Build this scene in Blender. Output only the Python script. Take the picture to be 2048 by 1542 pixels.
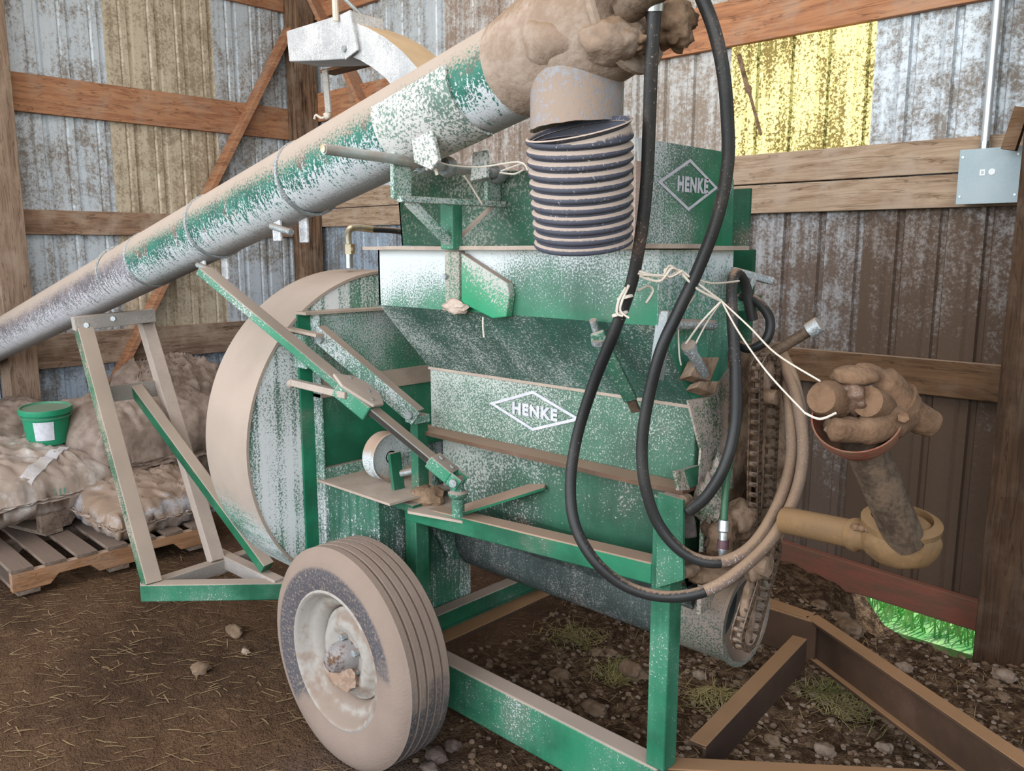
import bpy, bmesh, math, random
from mathutils import Vector, Matrix, noise as mn
V3 = Vector
C = bpy.context.scene.collection
for o in list(bpy.data.objects): bpy.data.objects.remove(o)
S = bpy.context.scene
PI = math.pi

# ------------------------------------------------------------------ camera
cam = bpy.data.objects.new('camera', bpy.data.cameras.new('camera'))
cam.data.sensor_width = 36.0
cam.data.lens = 1650.0 / 2048.0 * 36.0
cam.data.clip_start = 0.05
cam.location = (0, 0, 1.6)
cam.rotation_euler = (math.radians(90 - 9.43), 0, math.radians(43.5))
C.objects.link(cam); S.camera = cam

# ------------------------------------------------------------------ sky, sun, daylight, fill lamps, exposure
W = bpy.data.worlds.new('sky'); S.world = W; W.use_nodes = True
nt = W.node_tree; nt.nodes.clear()
wo = nt.nodes.new('ShaderNodeOutputWorld'); bg = nt.nodes.new('ShaderNodeBackground')
sky = nt.nodes.new('ShaderNodeTexSky'); sky.sky_type = 'NISHITA'; sky.sun_disc = False
sky.sun_elevation = math.radians(38); sky.sun_rotation = math.radians(20)
bg.inputs[1].default_value = 0.16
nt.links.new(sky.outputs[0], bg.inputs[0]); nt.links.new(bg.outputs[0], wo.inputs[0])
def light(name, kind, loc, rot, energy, color, **k):
    l = bpy.data.lights.new(name, kind); l.energy = energy; l.color = color
    for a, b in k.items(): setattr(l, a, b)
    o = bpy.data.objects.new(name, l); o.location = loc; o.rotation_euler = rot; C.objects.link(o); return o
def aim(o, target):
    o.rotation_euler = (V3(target) - o.location).to_track_quat('-Z', 'Y').to_euler()
# sun stands beyond the right wall, it only reaches the skylight sheet and the gap under the wall
s = light('sun', 'SUN', (2, 12, 9), (0, 0, 0), 3.6, (1.0, 0.93, 0.8), angle=0.02); aim(s, (-1.5, 3.9, 1.6))
# daylight through the open side of the shed behind the camera
d = light('door_daylight', 'AREA', (-2.5, -3.2, 2.5), (0, 0, 0), 290, (0.96, 0.98, 1.0), shape='RECTANGLE', size=7.0, size_y=3.6); aim(d, (-2.2, 2.0, 1.0))
d = light('overhead_fill', 'AREA', (-2.6, 1.2, 4.2), (0, 0, 0), 66, (1.0, 0.97, 0.93), shape='RECTANGLE', size=4.2, size_y=2.6)  # added fill lamp hung under the closed ceiling, no roof opening there
d = light('right_fill', 'AREA', (2.4, -1.9, 2.9), (0, 0, 0), 85, (1.0, 0.98, 0.95), shape='RECTANGLE', size=2.6, size_y=2.2); aim(d, (-2.3, 1.8, 1.1))  # added fill lamp that brightens the faces turned to the right
S.view_settings.view_transform = 'Standard'; S.view_settings.look = 'None'
S.view_settings.exposure = 0.56; S.view_settings.gamma = 1.0; S.view_settings.use_curve_mapping = False

# ------------------------------------------------------------------ materials
class G:
    """small node-graph helper"""
    def __init__(s, name):
        s.m = bpy.data.materials.new(name); s.m.use_nodes = True; s.t = s.m.node_tree; s.t.nodes.clear()
        s.out = s.n('ShaderNodeOutputMaterial'); s.b = s.n('ShaderNodeBsdfPrincipled')
        s.l(s.b.outputs[0], s.out.inputs[0])
        tc = s.n('ShaderNodeTexCoord'); s.obj = tc.outputs['Object']; s.gen = tc.outputs['Generated']
        ge = s.n('ShaderNodeNewGeometry'); s.nor = ge.outputs['Normal']; s.pos = ge.outputs['Position']
    def n(s, t): return s.t.nodes.new(t)
    def l(s, a, b): s.t.links.new(a, b)
    def put(s, sock, v):
        if hasattr(v, 'is_linked') or hasattr(v, 'links'): s.l(v, sock)
        else:
            if isinstance(v, (tuple, list)) and len(v) == 3 and sock.type == 'RGBA': v = (*v, 1)
            sock.default_value = v
    def ma(s, op, a, b=0.0, c=0.0):
        n = s.n('ShaderNodeMath'); n.operation = op
        s.put(n.inputs[0], a); s.put(n.inputs[1], b); s.put(n.inputs[2], c); return n.outputs[0]
    def add(s, *a):
        r = a[0]
        for x in a[1:]: r = s.ma('ADD', r, x)
        return r
    def mul(s, a, b): return s.ma('MULTIPLY', a, b)
    def sm(s, x, lo, hi):
        n = s.n('ShaderNodeMapRange'); n.interpolation_type = 'SMOOTHSTEP'; n.clamp = True
        s.put(n.inputs[0], x); n.inputs[1].default_value = lo; n.inputs[2].default_value = hi
        return n.outputs[0]
    def inv(s, x): return s.ma('SUBTRACT', 1.0, x)
    def scl(s, vec, k, off=(0, 0, 0)):
        n = s.n('ShaderNodeMapping'); s.l(vec, n.inputs[0]); n.inputs['Scale'].default_value = k; n.inputs['Location'].default_value = off; return n.outputs[0]
    def noi(s, vec, scale, detail=3, rough=0.55, dist=0.0):
        n = s.n('ShaderNodeTexNoise'); s.l(vec, n.inputs['Vector']); n.inputs['Scale'].default_value = scale
        n.inputs['Detail'].default_value = detail; n.inputs['Roughness'].default_value = rough; n.inputs['Distortion'].default_value = dist
        return n.outputs[0]
    def vor(s, vec, scale, out='Distance'):
        n = s.n('ShaderNodeTexVoronoi'); s.l(vec, n.inputs['Vector']); n.inputs['Scale'].default_value = scale; return n.outputs[out]
    def cen(s, x, k): return s.mul(s.ma('SUBTRACT', x, 0.5), k)
    def mix(s, f, a, b):
        n = s.n('ShaderNodeMix'); n.data_type = 'RGBA'; s.put(n.inputs[0], f); s.put(n.inputs[6], a); s.put(n.inputs[7], b); return n.outputs[2]
    def xyz(s, v):
        n = s.n('ShaderNodeSeparateXYZ'); s.l(v, n.inputs[0]); return n.outputs
    def bump(s, h, st=0.3, d=0.01):
        n = s.n('ShaderNodeBump'); s.l(h, n.inputs['Height']); n.inputs['Strength'].default_value = st; n.inputs['Distance'].default_value = d
        s.l(n.outputs[0], s.b.inputs['Normal'])
    def fin(s, col, rough=0.7, metal=0.0, spec=0.3):
        s.put(s.b.inputs['Base Color'], col); s.put(s.b.inputs['Roughness'], rough); s.put(s.b.inputs['Metallic'], metal)
        s.b.inputs['Specular IOR Level'].default_value = spec; return s.m

TAN = (0.37, 0.297, 0.248)
POW = (0.66, 0.68, 0.70)
GREEN = (0.02, 0.185, 0.095)
RUST = (0.16, 0.07, 0.04)

def dusty(name, base=GREEN, powder=-0.15, pg=(0, 0, 0), streak=0.0, sdir=(70, 70, 3), top=1.0, tlo=0.35, thi=0.75,
          rust=0.25, fine=170, powc=POW, topc=TAN, seed=0, coarse=4.0, base2=None, rough=0.5, metal=0.0, amp=1.5, under=None):
    g = G(name); off = (seed * 3.1, seed * 1.7, seed * 2.3)
    v = g.scl(g.obj, (1, 1, 1), off)
    n1 = g.noi(v, coarse, 4); n2 = g.noi(v, fine * 1.15, 3, 0.75); n3 = g.noi(g.scl(v, sdir), 1.0, 4, .65)
    n4 = g.noi(v, 2.2, 5, 0.65)
    x, y, z = g.xyz(g.gen)
    bias = g.add(powder, g.mul(g.ma('SUBTRACT', x, .5), pg[0]), g.mul(g.ma('SUBTRACT', y, .5), pg[1]), g.mul(g.ma('SUBTRACT', z, .5), pg[2]),
                 g.cen(n1, amp), g.cen(n3, 2.0 * streak))
    mask = g.sm(g.add(bias, g.cen(n2, 3.1)), 0.0, 0.26); haze = g.mul(g.sm(bias, -.7, .5), .24)
    nz = g.xyz(g.nor)[2]
    t = g.mul(g.sm(g.add(nz, g.cen(n1, .5), g.cen(n2, .7)), tlo, thi), top)
    b2 = base2 or tuple(c * 0.45 for c in base)
    c = g.mix(g.sm(n4, .35, .65), b2, base)
    c = g.mix(g.mul(g.sm(g.add(n1, g.cen(n2, .3)), .58, .7), rust), c, RUST)
    c = g.mix(haze, c, tuple(k * .78 for k in powc))
    c = g.mix(g.mul(mask, .9), c, g.mix(n1, tuple(k * .8 for k in powc), powc))
    if under:
        u = g.sm(g.add(g.mul(nz, -1), g.cen(n1, .4)), .75, .95); c = g.mix(u, c, under)
    c = g.mix(t, c, g.mix(g.sm(n1, .3, .7), tuple(k * .86 for k in topc), topc))
    cover = g.ma('MAXIMUM', mask, t)
    g.bump(g.add(g.mul(cover, .5), g.mul(n2, .35), g.mul(n1, .3)), .25, .006)
    return g.fin(c, g.add(rough, g.mul(cover, .9 - rough)), metal, .35)

def plain(name, a, b=None, scale=8, rough=.7, metal=0, fine=120, bump=.2, top=0, stretch=(1, 1, 1), lo=.35, hi=.65, topc=TAN):
    g = G(name); v = g.scl(g.obj, stretch); n1 = g.noi(v, scale, 4, .6); n2 = g.noi(g.obj, fine, 2)
    c = g.mix(g.sm(g.add(n1, g.cen(n2, .3)), lo, hi), a, b or a)
    if top:
        nz = g.xyz(g.nor)[2]; c = g.mix(g.mul(g.sm(g.add(nz, g.cen(n1, .6), g.cen(n2, .4)), .3, .7), top), c, topc)
    g.bump(g.add(n1, g.mul(n2, .5)), bump, .006)
    return g.fin(c, rough, metal)

def metal_sheet(name, a, dirt, amount=0.0, seed=0, zg=0.0):
    g = G(name); v = g.scl(g.pos, (1, 1, 1), (seed * 2.7, seed, 0))
    n1 = g.noi(v, 1.6, 4, .6); n2 = g.noi(v, 55, 5, .8); n3 = g.noi(g.scl(v, (24, 24, 1.2)), 1.0, 4, .6); n5 = g.noi(v, 9, 3)
    z = g.xyz(g.pos)[2]
    bias = g.add(amount, g.cen(n1, 1.5), g.cen(n2, 2.8), g.cen(n3, 1.3), g.cen(n5, 1.4), g.mul(g.ma('SUBTRACT', 1.6, z), zg))
    m = g.sm(bias, -.3, .55)
    c = g.mix(g.mul(m, .85), g.mix(n3, a, tuple(k * .8 for k in a)), g.mix(n2, dirt, tuple(k * .55 for k in dirt)))
    g.bump(g.add(g.mul(m, .7), n2), .25, .006)
    return g.fin(c, g.add(.38, g.mul(m, .5)), 0.15, .4)

def wood(name, a, b, stretch, dust=0.3, topc=(.38, .285, .215)):
    g = G(name); v = g.scl(g.obj, stretch); n1 = g.noi(v, 1.0, 6, .7, .8); n2 = g.noi(g.obj, 7, 4); n3 = g.noi(g.obj, 90, 2); n4 = g.noi(g.scl(v, (.5, .5, .5), (4, 7, 2)), 1.0, 3, .5, 2.0)
    c = g.mix(g.sm(n1, .36, .62), b, a); c = g.mix(g.mul(g.sm(g.ma('ABSOLUTE', g.ma('SUBTRACT', n4, .5)), .02, .004), .6), c, tuple(k * .35 for k in b)); c = g.mix(g.mul(g.sm(n2, .45, .7), dust), c, (.40, .31, .24))
    nz = g.xyz(g.nor)[2]; c = g.mix(g.sm(nz, .5, .8), c, topc)
    g.bump(g.add(n1, g.mul(n3, .3)), .35, .008)
    return g.fin(c, .85)

def flat(name, c, rough=.7, metal=0.0): return G(name).fin(c, rough, metal)

m_green = dusty('green_paint_dusty', powder=-.42, streak=.15)
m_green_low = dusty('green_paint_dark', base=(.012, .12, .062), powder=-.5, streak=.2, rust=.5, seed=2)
m_green_pow = dusty('green_paint_powdered', powder=.05, streak=.35, seed=3)
m_face = dusty('drum_face_paint', powder=.14, streak=1.5, sdir=(24, 24, .45), seed=4, pg=(0, -.25, 0), fine=130, powc=(.80, .82, .84))
m_rim = dusty('drum_rim_dust', powder=.15, streak=.35, sdir=(6, 40, 40), tlo=-.50, thi=-.2, seed=5)
m_panel = dusty('drum_panel_paint', base=(.02, .21, .11), powder=-.3, pg=(0, -.1, 1.0), seed=6, streak=.15)
m_panel_dk = dusty('guard_panel_paint', base=(.012, .12, .065), powder=-.22, pg=(0, 0, -.2), seed=7, streak=.6, sdir=(60, 60, 5), fine=120)
m_hop = dusty('hopper_front_paint', powder=.12, pg=(-.6, 0, .95), seed=8, streak=.1, fine=170, amp=1.3)
m_slope = dusty('hopper_slope_paint', base=(.02, .125, .085), powder=-.1, pg=(-.25, 0, -.1), seed=9, streak=.25, sdir=(45, 4, 4), top=.0, fine=150, powc=(.42, .45, .43))
m_side = dusty('hopper_side_paint', base=(.06, .31, .19), base2=(.03, .20, .115), powder=-.26, pg=(0, .1, 1.2), seed=10, streak=.5, sdir=(60, 60, 4), rust=.5)
m_sign = dusty('sign_plate_paint', base=(.03, .14, .08), powder=.02, pg=(-.55, 0, .25), seed=11, fine=190, amp=.8, powc=(.55, .58, .54))
m_binside = dusty('bin_side_paint', base=(.015, .19, .085), powder=-.1, pg=(0, -.8, .3), seed=12, streak=.2)
m_bin = dusty('bin_front_paint', base=(.012, .13, .07), powder=-.05, pg=(.3, 0, .4), seed=13, powc=(.33, .36, .33), fine=120)
m_low = dusty('lower_chute_paint', base=(.018, .10, .055), powder=-.2, pg=(-.55, 0, .45), seed=14, streak=.2, fine=110, rust=.6, powc=(.42, .44, .41))
m_trough = dusty('trough_paint', base=(.035, .055, .05), powder=-.2, seed=15, streak=.4, powc=(.22, .22, .21), topc=(.22, .14, .09))
m_peel = dusty('peeling_end_paint', base=(.02, .13, .06), powder=.22, seed=16, coarse=14, powc=(.52, .42, .37), rust=.8, streak=.3)
m_aug = dusty('auger_paint', base=(.012, .15, .085), powder=-.12, pg=(0, 0, 0), seed=17, tlo=.12, thi=.42, rust=.8, fine=170, streak=.1)
m_aug_w = None
m_mud = plain('caked_mud', (.17, .11, .07), (.30, .205, .145), 16, .95, fine=60, bump=1.0, top=.4, topc=(.34, .25, .18))
m_mud_dk = plain('dark_mud', (.10, .058, .032), (.25, .165, .11), 14, .95, fine=70, bump=.9, top=.25, topc=(.33, .22, .14))
m_dusty = plain('tan_dust', (.35, .275, .225), (.43, .345, .285), 6, .95, bump=.15)
m_steel = dusty('dusty_steel', base=(.32, .36, .37), powder=-.1, seed=20, rough=.4, metal=.4, rust=.5)
m_steel_br = plain('bright_steel', (.55, .58, .6), (.4, .42, .44), 20, .3, .8, bump=.05)
m_black = dusty('black_plastic', base=(.025, .027, .035), base2=(.05, .05, .06), powder=-.75, top=1, tlo=.1, thi=.4, seed=21, rust=0, fine=220, topc=(.55, .42, .33))
m_hose = dusty('black_rubber_hose', base=(.012, .012, .013), base2=(.02, .02, .02), powder=-.52, top=.9, tlo=.55, thi=.95, seed=22, rust=.4, fine=160, powc=(.4, .36, .33), topc=(.34, .23, .16), rough=.45)
m_hose_tan = dusty('dust_covered_hose', base=(.22, .145, .10), base2=(.12, .075, .05), powder=-.5, top=.8, seed=23, topc=(.30, .20, .13), rough=.7)
m_hose_green = plain('green_hose', (.03, .10, .05), (.045, .14, .07), 6, .4)
m_brass = plain('brass', (.45, .33, .14), (.55, .5, .42), 20, .4, .7)
m_twine = flat('twine', (.62, .55, .47), .9)
m_decal = plain('white_decal', (.60, .58, .63), (.50, .50, .55), 30, .7, bump=.05)
m_chain = plain('dirty_chain', (.055, .035, .024), (.20, .13, .085), 40, .7, .3, top=.6)
m_brown_bar = dusty('brown_dusty_channel', base=(.085, .046, .026), base2=(.05, .028, .017), powder=-.8, topc=(.30, .17, .085), seed=25, rough=.8, rust=.3)
m_yellow = plain('yellow_shield', (.20, .115, .048), (.15, .088, .042), 9, .7, top=.5, topc=(.21, .13, .068))
m_yoke = plain('rusty_dusty_iron', (.10, .056, .032), (.165, .095, .055), 12, .9, bump=.8, top=.4, topc=(.20, .128, .08))
m_red = plain('worn_red_paint', (.22, .05, .03), (.20, .11, .07), 8, .8, bump=.3)
m_shaft = plain('dark_shaft', (.05, .034, .024), (.13, .088, .06), 16, .6, .2, stretch=(1, 1, 1), bump=.4)
m_white = dusty('white_spout_paint', base=(.30, .31, .34), base2=(.42, .43, .45), powder=.12, powc=(.68, .68, .69), streak=.3, topc=(.55, .40, .25), seed=26, coarse=7, rust=.1)
m_gal_tan = dusty('tan_hinge_frame', base=(.33, .30, .275), base2=(.25, .23, .215), powder=.1, powc=(.46, .41, .37), seed=27, tlo=.1, thi=.5, rust=.4)
m_tanface = plain('dust_coated_paint', (.37, .305, .265), (.43, .355, .305), 5, .95, bump=.2)
w_red = wood('new_wood', (.40, .20, .105), (.27, .12, .065), (3, 3, 30))
w_old = wood('old_wood', (.30, .19, .125), (.17, .10, .065), (30, 3, 30), .6)
w_post = wood('dark_post_wood', (.21, .125, .075), (.05, .026, .016), (40, 40, 2.5), .25)
w_postl = wood('brown_post_wood', (.25, .175, .125), (.17, .11, .075), (30, 30, 3), .3)
w_pallet = wood('pallet_wood', (.36, .19, .10), (.24, .12, .06), (30, 4, 30), .25)
w_dusty = wood('dusty_plank', (.30, .215, .16), (.16, .10, .065), (30, 3, 30), .6); w_pal2 = wood('dull_pallet_board', (.20, .15, .12), (.11, .075, .055), (4, 30, 30), .3, (.17, .125, .10))
m_grass = plain('bright_grass', (.10, .42, .10), (.35, .62, .25), 6, .6)

# ------------------------------------------------------------------ mesh helpers
class M:
    def __init__(s): s.v = []; s.f = []
    def _a(s, vs, fs):
        o = len(s.v); s.v += [V3(p) for p in vs]; s.f += [tuple(i + o for i in f) for f in fs]; return s
    def box(s, a, b):
        (x0, y0, z0), (x1, y1, z1) = a, b
        return s._a([(x0,y0,z0),(x1,y0,z0),(x1,y1,z0),(x0,y1,z0),(x0,y0,z1),(x1,y0,z1),(x1,y1,z1),(x0,y1,z1)],
                    [(0,3,2,1),(4,5,6,7),(0,1,5,4),(1,2,6,5),(2,3,7,6),(3,0,4,7)])
    def beam(s, p, q, w, h, up=(0, 0, 1), ou=0.0, os=0.0):
        p, q = V3(p), V3(q); d = (q - p).normalized(); sd = d.cross(V3(up)).normalized(); u = sd.cross(d)
        a = [c + sd * (i * w / 2 + os) + u * (j * h / 2 + ou) for c in (p, q) for i, j in ((-1,-1),(1,-1),(1,1),(-1,1))]
        return s._a(a, [(0,3,2,1),(4,5,6,7),(0,1,5,4),(1,2,6,5),(2,3,7,6),(3,0,4,7)])
    def tube(s, pts, r, seg=12, cap=True):
        pts = [V3(p) for p in pts]; n = len(pts); rs = r if isinstance(r, (list, tuple)) else [r] * n
        t = [(pts[min(i+1, n-1)] - pts[max(i-1, 0)]).normalized() for i in range(n)]
        u = t[0].orthogonal().normalized(); vs = []; fs = []
        for i in range(n):
            if i: u = (t[i-1].rotation_difference(t[i]) @ u); u = (u - t[i] * u.dot(t[i])).normalized()
            w = t[i].cross(u)
            vs += [pts[i] + (u * math.cos(2*PI*k/seg) + w * math.sin(2*PI*k/seg)) * rs[i] for k in range(seg)]
        for i in range(n - 1):
            for k in range(seg):
                a = i*seg + k; b = i*seg + (k+1) % seg; fs.append((a, b, b+seg, a+seg))
        if cap: fs += [tuple(reversed(range(seg))), tuple(range((n-1)*seg, n*seg))]
        return s._a(vs, fs)
    def cyl(s, p, q, r, seg=20): return s.tube([p, q], r, seg)
    def lathe(s, prof, o, ax, seg=32, closed=False):
        o, ax = V3(o), V3(ax).normalized(); u = ax.orthogonal().normalized(); w = ax.cross(u); vs = []; fs = []; n = len(prof)
        for r, t in prof: vs += [o + ax * t + (u * math.cos(2*PI*k/seg) + w * math.sin(2*PI*k/seg)) * r for k in range(seg)]
        for i in range(n if closed else n - 1):
            for k in range(seg):
                a = i*seg + k; b = i*seg + (k+1) % seg; j = (i+1) % n
                fs.append((a, b, j*seg + (k+1) % seg, j*seg + k))
        return s._a(vs, fs)
    def prism(s, poly, vec):
        p = [V3(a) for a in poly]; n = len(p); vec = V3(vec)
        return s._a(p + [a + vec for a in p], [tuple(reversed(range(n))), tuple(range(n, 2*n))] + [(i, (i+1) % n, (i+1) % n + n, i + n) for i in range(n)])
    def blob(s, c, r, seed=0, amp=.25, sub=3, freq=1.5, flat=None):
        bm = bmesh.new(); bmesh.ops.create_icosphere(bm, subdivisions=sub, radius=1.0); rr = V3(r) if not isinstance(r, (int, float)) else V3((r, r, r))
        vs = []
        for v in bm.verts:
            k = 1 + amp * mn.fractal(v.co * freq + V3((seed*7.1, seed*3.3, seed)), 1.0, 2.0, 4)
            p = V3((v.co.x*rr.x, v.co.y*rr.y, v.co.z*rr.z)) * k
            vs.append(V3(c) + p)
        fs = [tuple(v.index for v in f.verts) for f in bm.faces]; bm.free(); return s._a(vs, fs)

def spl(pts, n=8):
    P = [V3(p) for p in pts]; out = []
    for i in range(len(P) - 1):
        p0 = P[max(i-1, 0)]; p1 = P[i]; p2 = P[i+1]; p3 = P[min(i+2, len(P)-1)]
        for k in range(n):
            t = k / n
            out.append(.5*((2*p1) + (-p0+p2)*t + (2*p0-5*p1+4*p2-p3)*t*t + (-p0+3*p1-3*p2+p3)*t**3))
    return out + [P[-1]]

WC = {}
def mk(name, m, mat, centre):
    me = bpy.data.meshes.new(name); me.from_pydata([tuple(v - centre) for v in m.v], [], m.f); me.update()
    bm = bmesh.new(); bm.from_mesh(me); bmesh.ops.recalc_face_normals(bm, faces=bm.faces[:]); bm.to_mesh(me); bm.free()
    if mat: me.materials.append(mat)
    return me
def obj(name, m, mat, parent=None, bev=0.0, smooth=38, label=None, cat=None, group=None, kind=None, base=False):
    lo = V3([min(v[i] for v in m.v) for i in range(3)]); hi = V3([max(v[i] for v in m.v) for i in range(3)]); c = (lo + hi) / 2
    if parent is None: c.z = lo.z
    me = mk(name, m, mat, c)
    if smooth:
        me.polygons.foreach_set('use_smooth', [True] * len(me.polygons)); me.set_sharp_from_angle(angle=math.radians(smooth))
    o = bpy.data.objects.new(name, me); C.objects.link(o); WC[o.name] = c
    if parent: o.parent = parent; o.location = c - WC[parent.name]
    else: o.location = c
    if bev:
        b = o.modifiers.new('edge', 'BEVEL'); b.width = bev; b.segments = 2; b.limit_method = 'ANGLE'; b.angle_limit = math.radians(40); b.harden_normals = False
    tag(o, label, cat, group, kind); return o
def tag(o, label=None, cat=None, group=None, kind=None):
    for k, v in (('label', label), ('category', cat), ('group', group), ('kind', kind)):
        if v: o[k] = v
    return o
def thing(name, loc, label=None, cat=None, group=None, kind=None):
    o = bpy.data.objects.new(name, None); o.location = loc; o.empty_display_size = .1; C.objects.link(o); WC[o.name] = V3(loc)
    return tag(o, label, cat, group, kind)
def text_mesh(body, origin, xdir, zdir, height, width, depth, mat, name, parent, offset=0.012):
    """flat lettering fitted to width x height, lying in the plane of xdir, zdir"""
    cu = bpy.data.curves.new('lettering', 'FONT'); cu.body = body; cu.offset = offset; cu.space_character = 1.16; cu.align_x = 'CENTER'; cu.align_y = 'CENTER'
    t = bpy.data.objects.new('lettering_tmp', cu); C.objects.link(t); bpy.context.view_layer.update()
    me = bpy.data.meshes.new_from_object(t.evaluated_get(bpy.context.evaluated_depsgraph_get()))
    bpy.data.objects.remove(t)
    xs = [v.co.x for v in me.vertices]; ys = [v.co.y for v in me.vertices]
    sx = width / (max(xs) - min(xs)); sy = height / (max(ys) - min(ys)); cx = (max(xs)+min(xs))/2; cy = (max(ys)+min(ys))/2
    xd, zd = V3(xdir).normalized(), V3(zdir).normalized(); nd = xd.cross(zd)
    mm = M(); base = V3(origin)
    pts = [base + xd*((v.co.x-cx)*sx) + zd*((v.co.y-cy)*sy) + nd*depth for v in me.vertices]
    mm.v = pts; mm.f = [tuple(p.vertices) for p in me.polygons]
    bpy.data.meshes.remove(me)
    return obj(name, mm, mat, parent, smooth=0)
def diamond(name, c, xd, zd, w, h, t, depth, mat, parent):
    c, xd, zd = V3(c), V3(xd).normalized(), V3(zd).normalized(); nd = xd.cross(zd); m = M()
    k = 1 - t / (min(w, h) * .36)
    o = [c + xd*(w/2), c + zd*(h/2), c - xd*(w/2), c - zd*(h/2)]; i = [c + (p - c) * k for p in o]
    vs = [p + nd*depth for p in o + i]; m._a(vs, [(j, (j+1) % 4, (j+1) % 4 + 4, j + 4) for j in range(4)])
    return obj(name, m, mat, parent, smooth=0)
def bolt(p, d, r, h, mat, parent, name='bolt'):
    m = M().tube([V3(p), V3(p) + V3(d).normalized()*h], r, 6); return obj(name, m, mat, parent, smooth=0)
# ================================================================== setting
YR = 3.90; XL = -5.98
def ground_h(x, y):
    r = min(1, max(0, (x + 2.35) / .5)) * min(1, max(0, (y - 1.35) / .4))
    p = V3((x, y, 0))
    h = .022 * mn.fractal(p * 1.3, 1, 2, 3) + .007 * mn.fractal(p * 9, 1, 2, 4)
    h += r * (.030 * mn.fractal(p * 6 + V3((9, 2, 0)), .8, 2, 5) + .012 * max(0, mn.noise(p * 14)))
    w = math.exp(-((x + 2.02) / .35) ** 2 - ((y - 1.42) / .3) ** 2)
    h *= 1 - w
    h += .09 * math.exp(-((x + 1.90) / .25) ** 2 - ((y - 3.55) / .4) ** 2)
    if y > 3.2: h -= .26 * math.exp(-((x + 1.05) / .34) ** 4) * min(1, max(0, (y - 3.40) / .38))
    return h
def dirt_material():
    g = G('barn_dirt'); p = g.pos; x, y, z = g.xyz(p)
    n1 = g.noi(p, 1.3, 5, .6); n2 = g.noi(p, 22, 5, .7); n3 = g.noi(g.scl(p, (60, 14, 30)), 1, 3); n4 = g.noi(p, 130, 2)
    r = g.mul(g.sm(x, -2.4, -1.9), g.sm(y, 1.5, 1.9))
    a = g.mix(g.sm(n1, .35, .65), (.070, .040, .023), (.125, .070, .038))
    c = g.mix(g.mul(g.sm(n3, .55, .75), .5), a, (.25, .155, .085))
    c2 = g.mix(g.sm(n2, .42, .62), (.05, .029, .016), (.22, .145, .09))
    c = g.mix(g.mul(r, .75), c, c2)
    c = g.mix(g.mul(g.sm(g.vor(p, 26), .16, .08), g.mul(r, .45)), c, (.42, .32, .25))
    w = g.mul(g.sm(x, -2.3, -2.0), g.sm(y, 1.75, 1.5))          # crumbled grey soil beside the wheel
    c = g.mix(g.mul(w, .6), c, g.mix(n2, (.05, .036, .03), (.16, .115, .095)))
    g.bump(g.add(g.mul(n2, 1.2), g.mul(n3, .5), g.mul(n4, .4)), 1.0, .035)
    return g.fin(c, .95, 0, .15)
m = M(); nx, ny = 330, 290; x0, x1, y0, y1 = -6.0, .9, -.6, 3.98
for j in range(ny + 1):
    for i in range(nx + 1):
        x = x0 + (x1-x0)*i/nx; y = y0 + (y1-y0)*j/ny; m.v.append(V3((x, y, ground_h(x, y))))
m.f = [(j*(nx+1)+i, j*(nx+1)+i+1, (j+1)*(nx+1)+i+1, (j+1)*(nx+1)+i) for j in range(ny) for i in range(nx)]
m_dirt = dirt_material()
floor = thing('floor', (0, 0, 0), kind='structure')
gr = obj('dirt_floor', m, m_dirt, floor)
m = M(); m.box((-6.0, -6, -.10), (6, -.59, -.005)); m.box((.89, -.6, -.10), (6, 3.98, -.005))
obj('outer_dirt', m, m_dirt, floor)
m = M(); m.box((-12, 3.97, -.34), (10, 16, -.22)); m.box((-14, -16, -.34), (-6.02, 16, -.22)); m.box((-6, -16, -.3), (10, -6, -.1))
obj('yard', m, m_grass, thing('ground_outside', (0, 0, -.3), kind='structure'))
m = M(); m.box((-6.1, -3.4, 4.5), (3.2, 4.0, 4.6))
obj('ceiling', m, wood('roof_deck_wood', (.42, .28, .18), (.3, .19, .12), (3, 30, 30), .2), kind='structure')

def corrugated(along, lo, hi, fixed, z0, z1, out):
    """vertical ribbed sheet: along 0 = x, 1 = y; ribs bulge by out (signed) away from the room"""
    prof = []; w = hi - lo; k = 4; p = w / k
    for i in range(k):
        s = lo + i * p
        prof += [(s, 0), (s + p*.50, 0), (s + p*.56, .35), (s + p*.62, 0), (s + p*.80, 0), (s + p*.84, 1), (s + p*.95, 1)]
    prof += [(hi, 0)]
    m = M(); zs = [z0 + (z1 - z0) * t / 6 for t in range(7)]; n = len(prof)
    for z in zs:
        for s, d in prof:
            o = fixed + out * d + .004 * mn.noise(V3((s*2, z*1.5, fixed)))
            m.v.append(V3((s, o, z)) if along == 0 else V3((o, s, z)))
    m.f = [(j*n+i, j*n+i+1, (j+1)*n+i+1, (j+1)*n+i) for j in range(6) for i in range(n - 1)]
    return m
wl = thing('wall_left', (XL, 2, 0), kind='structure'); wr = thing('wall_right', (-2.5, YR, 0), kind='structure')
GB = (.56, .62, .68); DIRT = (.25, .19, .135)
ms = [metal_sheet('galvanised_sheet', GB, DIRT, .02, 1, .02), metal_sheet('galvanised_sheet_stained', (.58, .63, .68), (.28, .21, .15), .12, 2, .05)]
m_fib = metal_sheet('tan_fibreglass_sheet', (.58, .50, .38), (.33, .25, .165), .12, 3)
m_blue = metal_sheet('bluish_sheet', (.40, .49, .60), (.19, .17, .15), .05, 4)
m_brown = metal_sheet('stained_dim_sheet', (.36, .36, .37), (.145, .085, .05), .15, 5, .55)  # warm dirt and light falloff are both put into this brown
m_brown2 = metal_sheet('dirty_dim_brown_sheet', (.27, .24, .225), (.115, .064, .034), .42, 6, .6)  # darkest sheets: dirt plus light falloff painted into the colour
ye = [-1.49, -.715, .06, .80, 1.565, 2.34, 3.115, 3.90]
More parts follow.
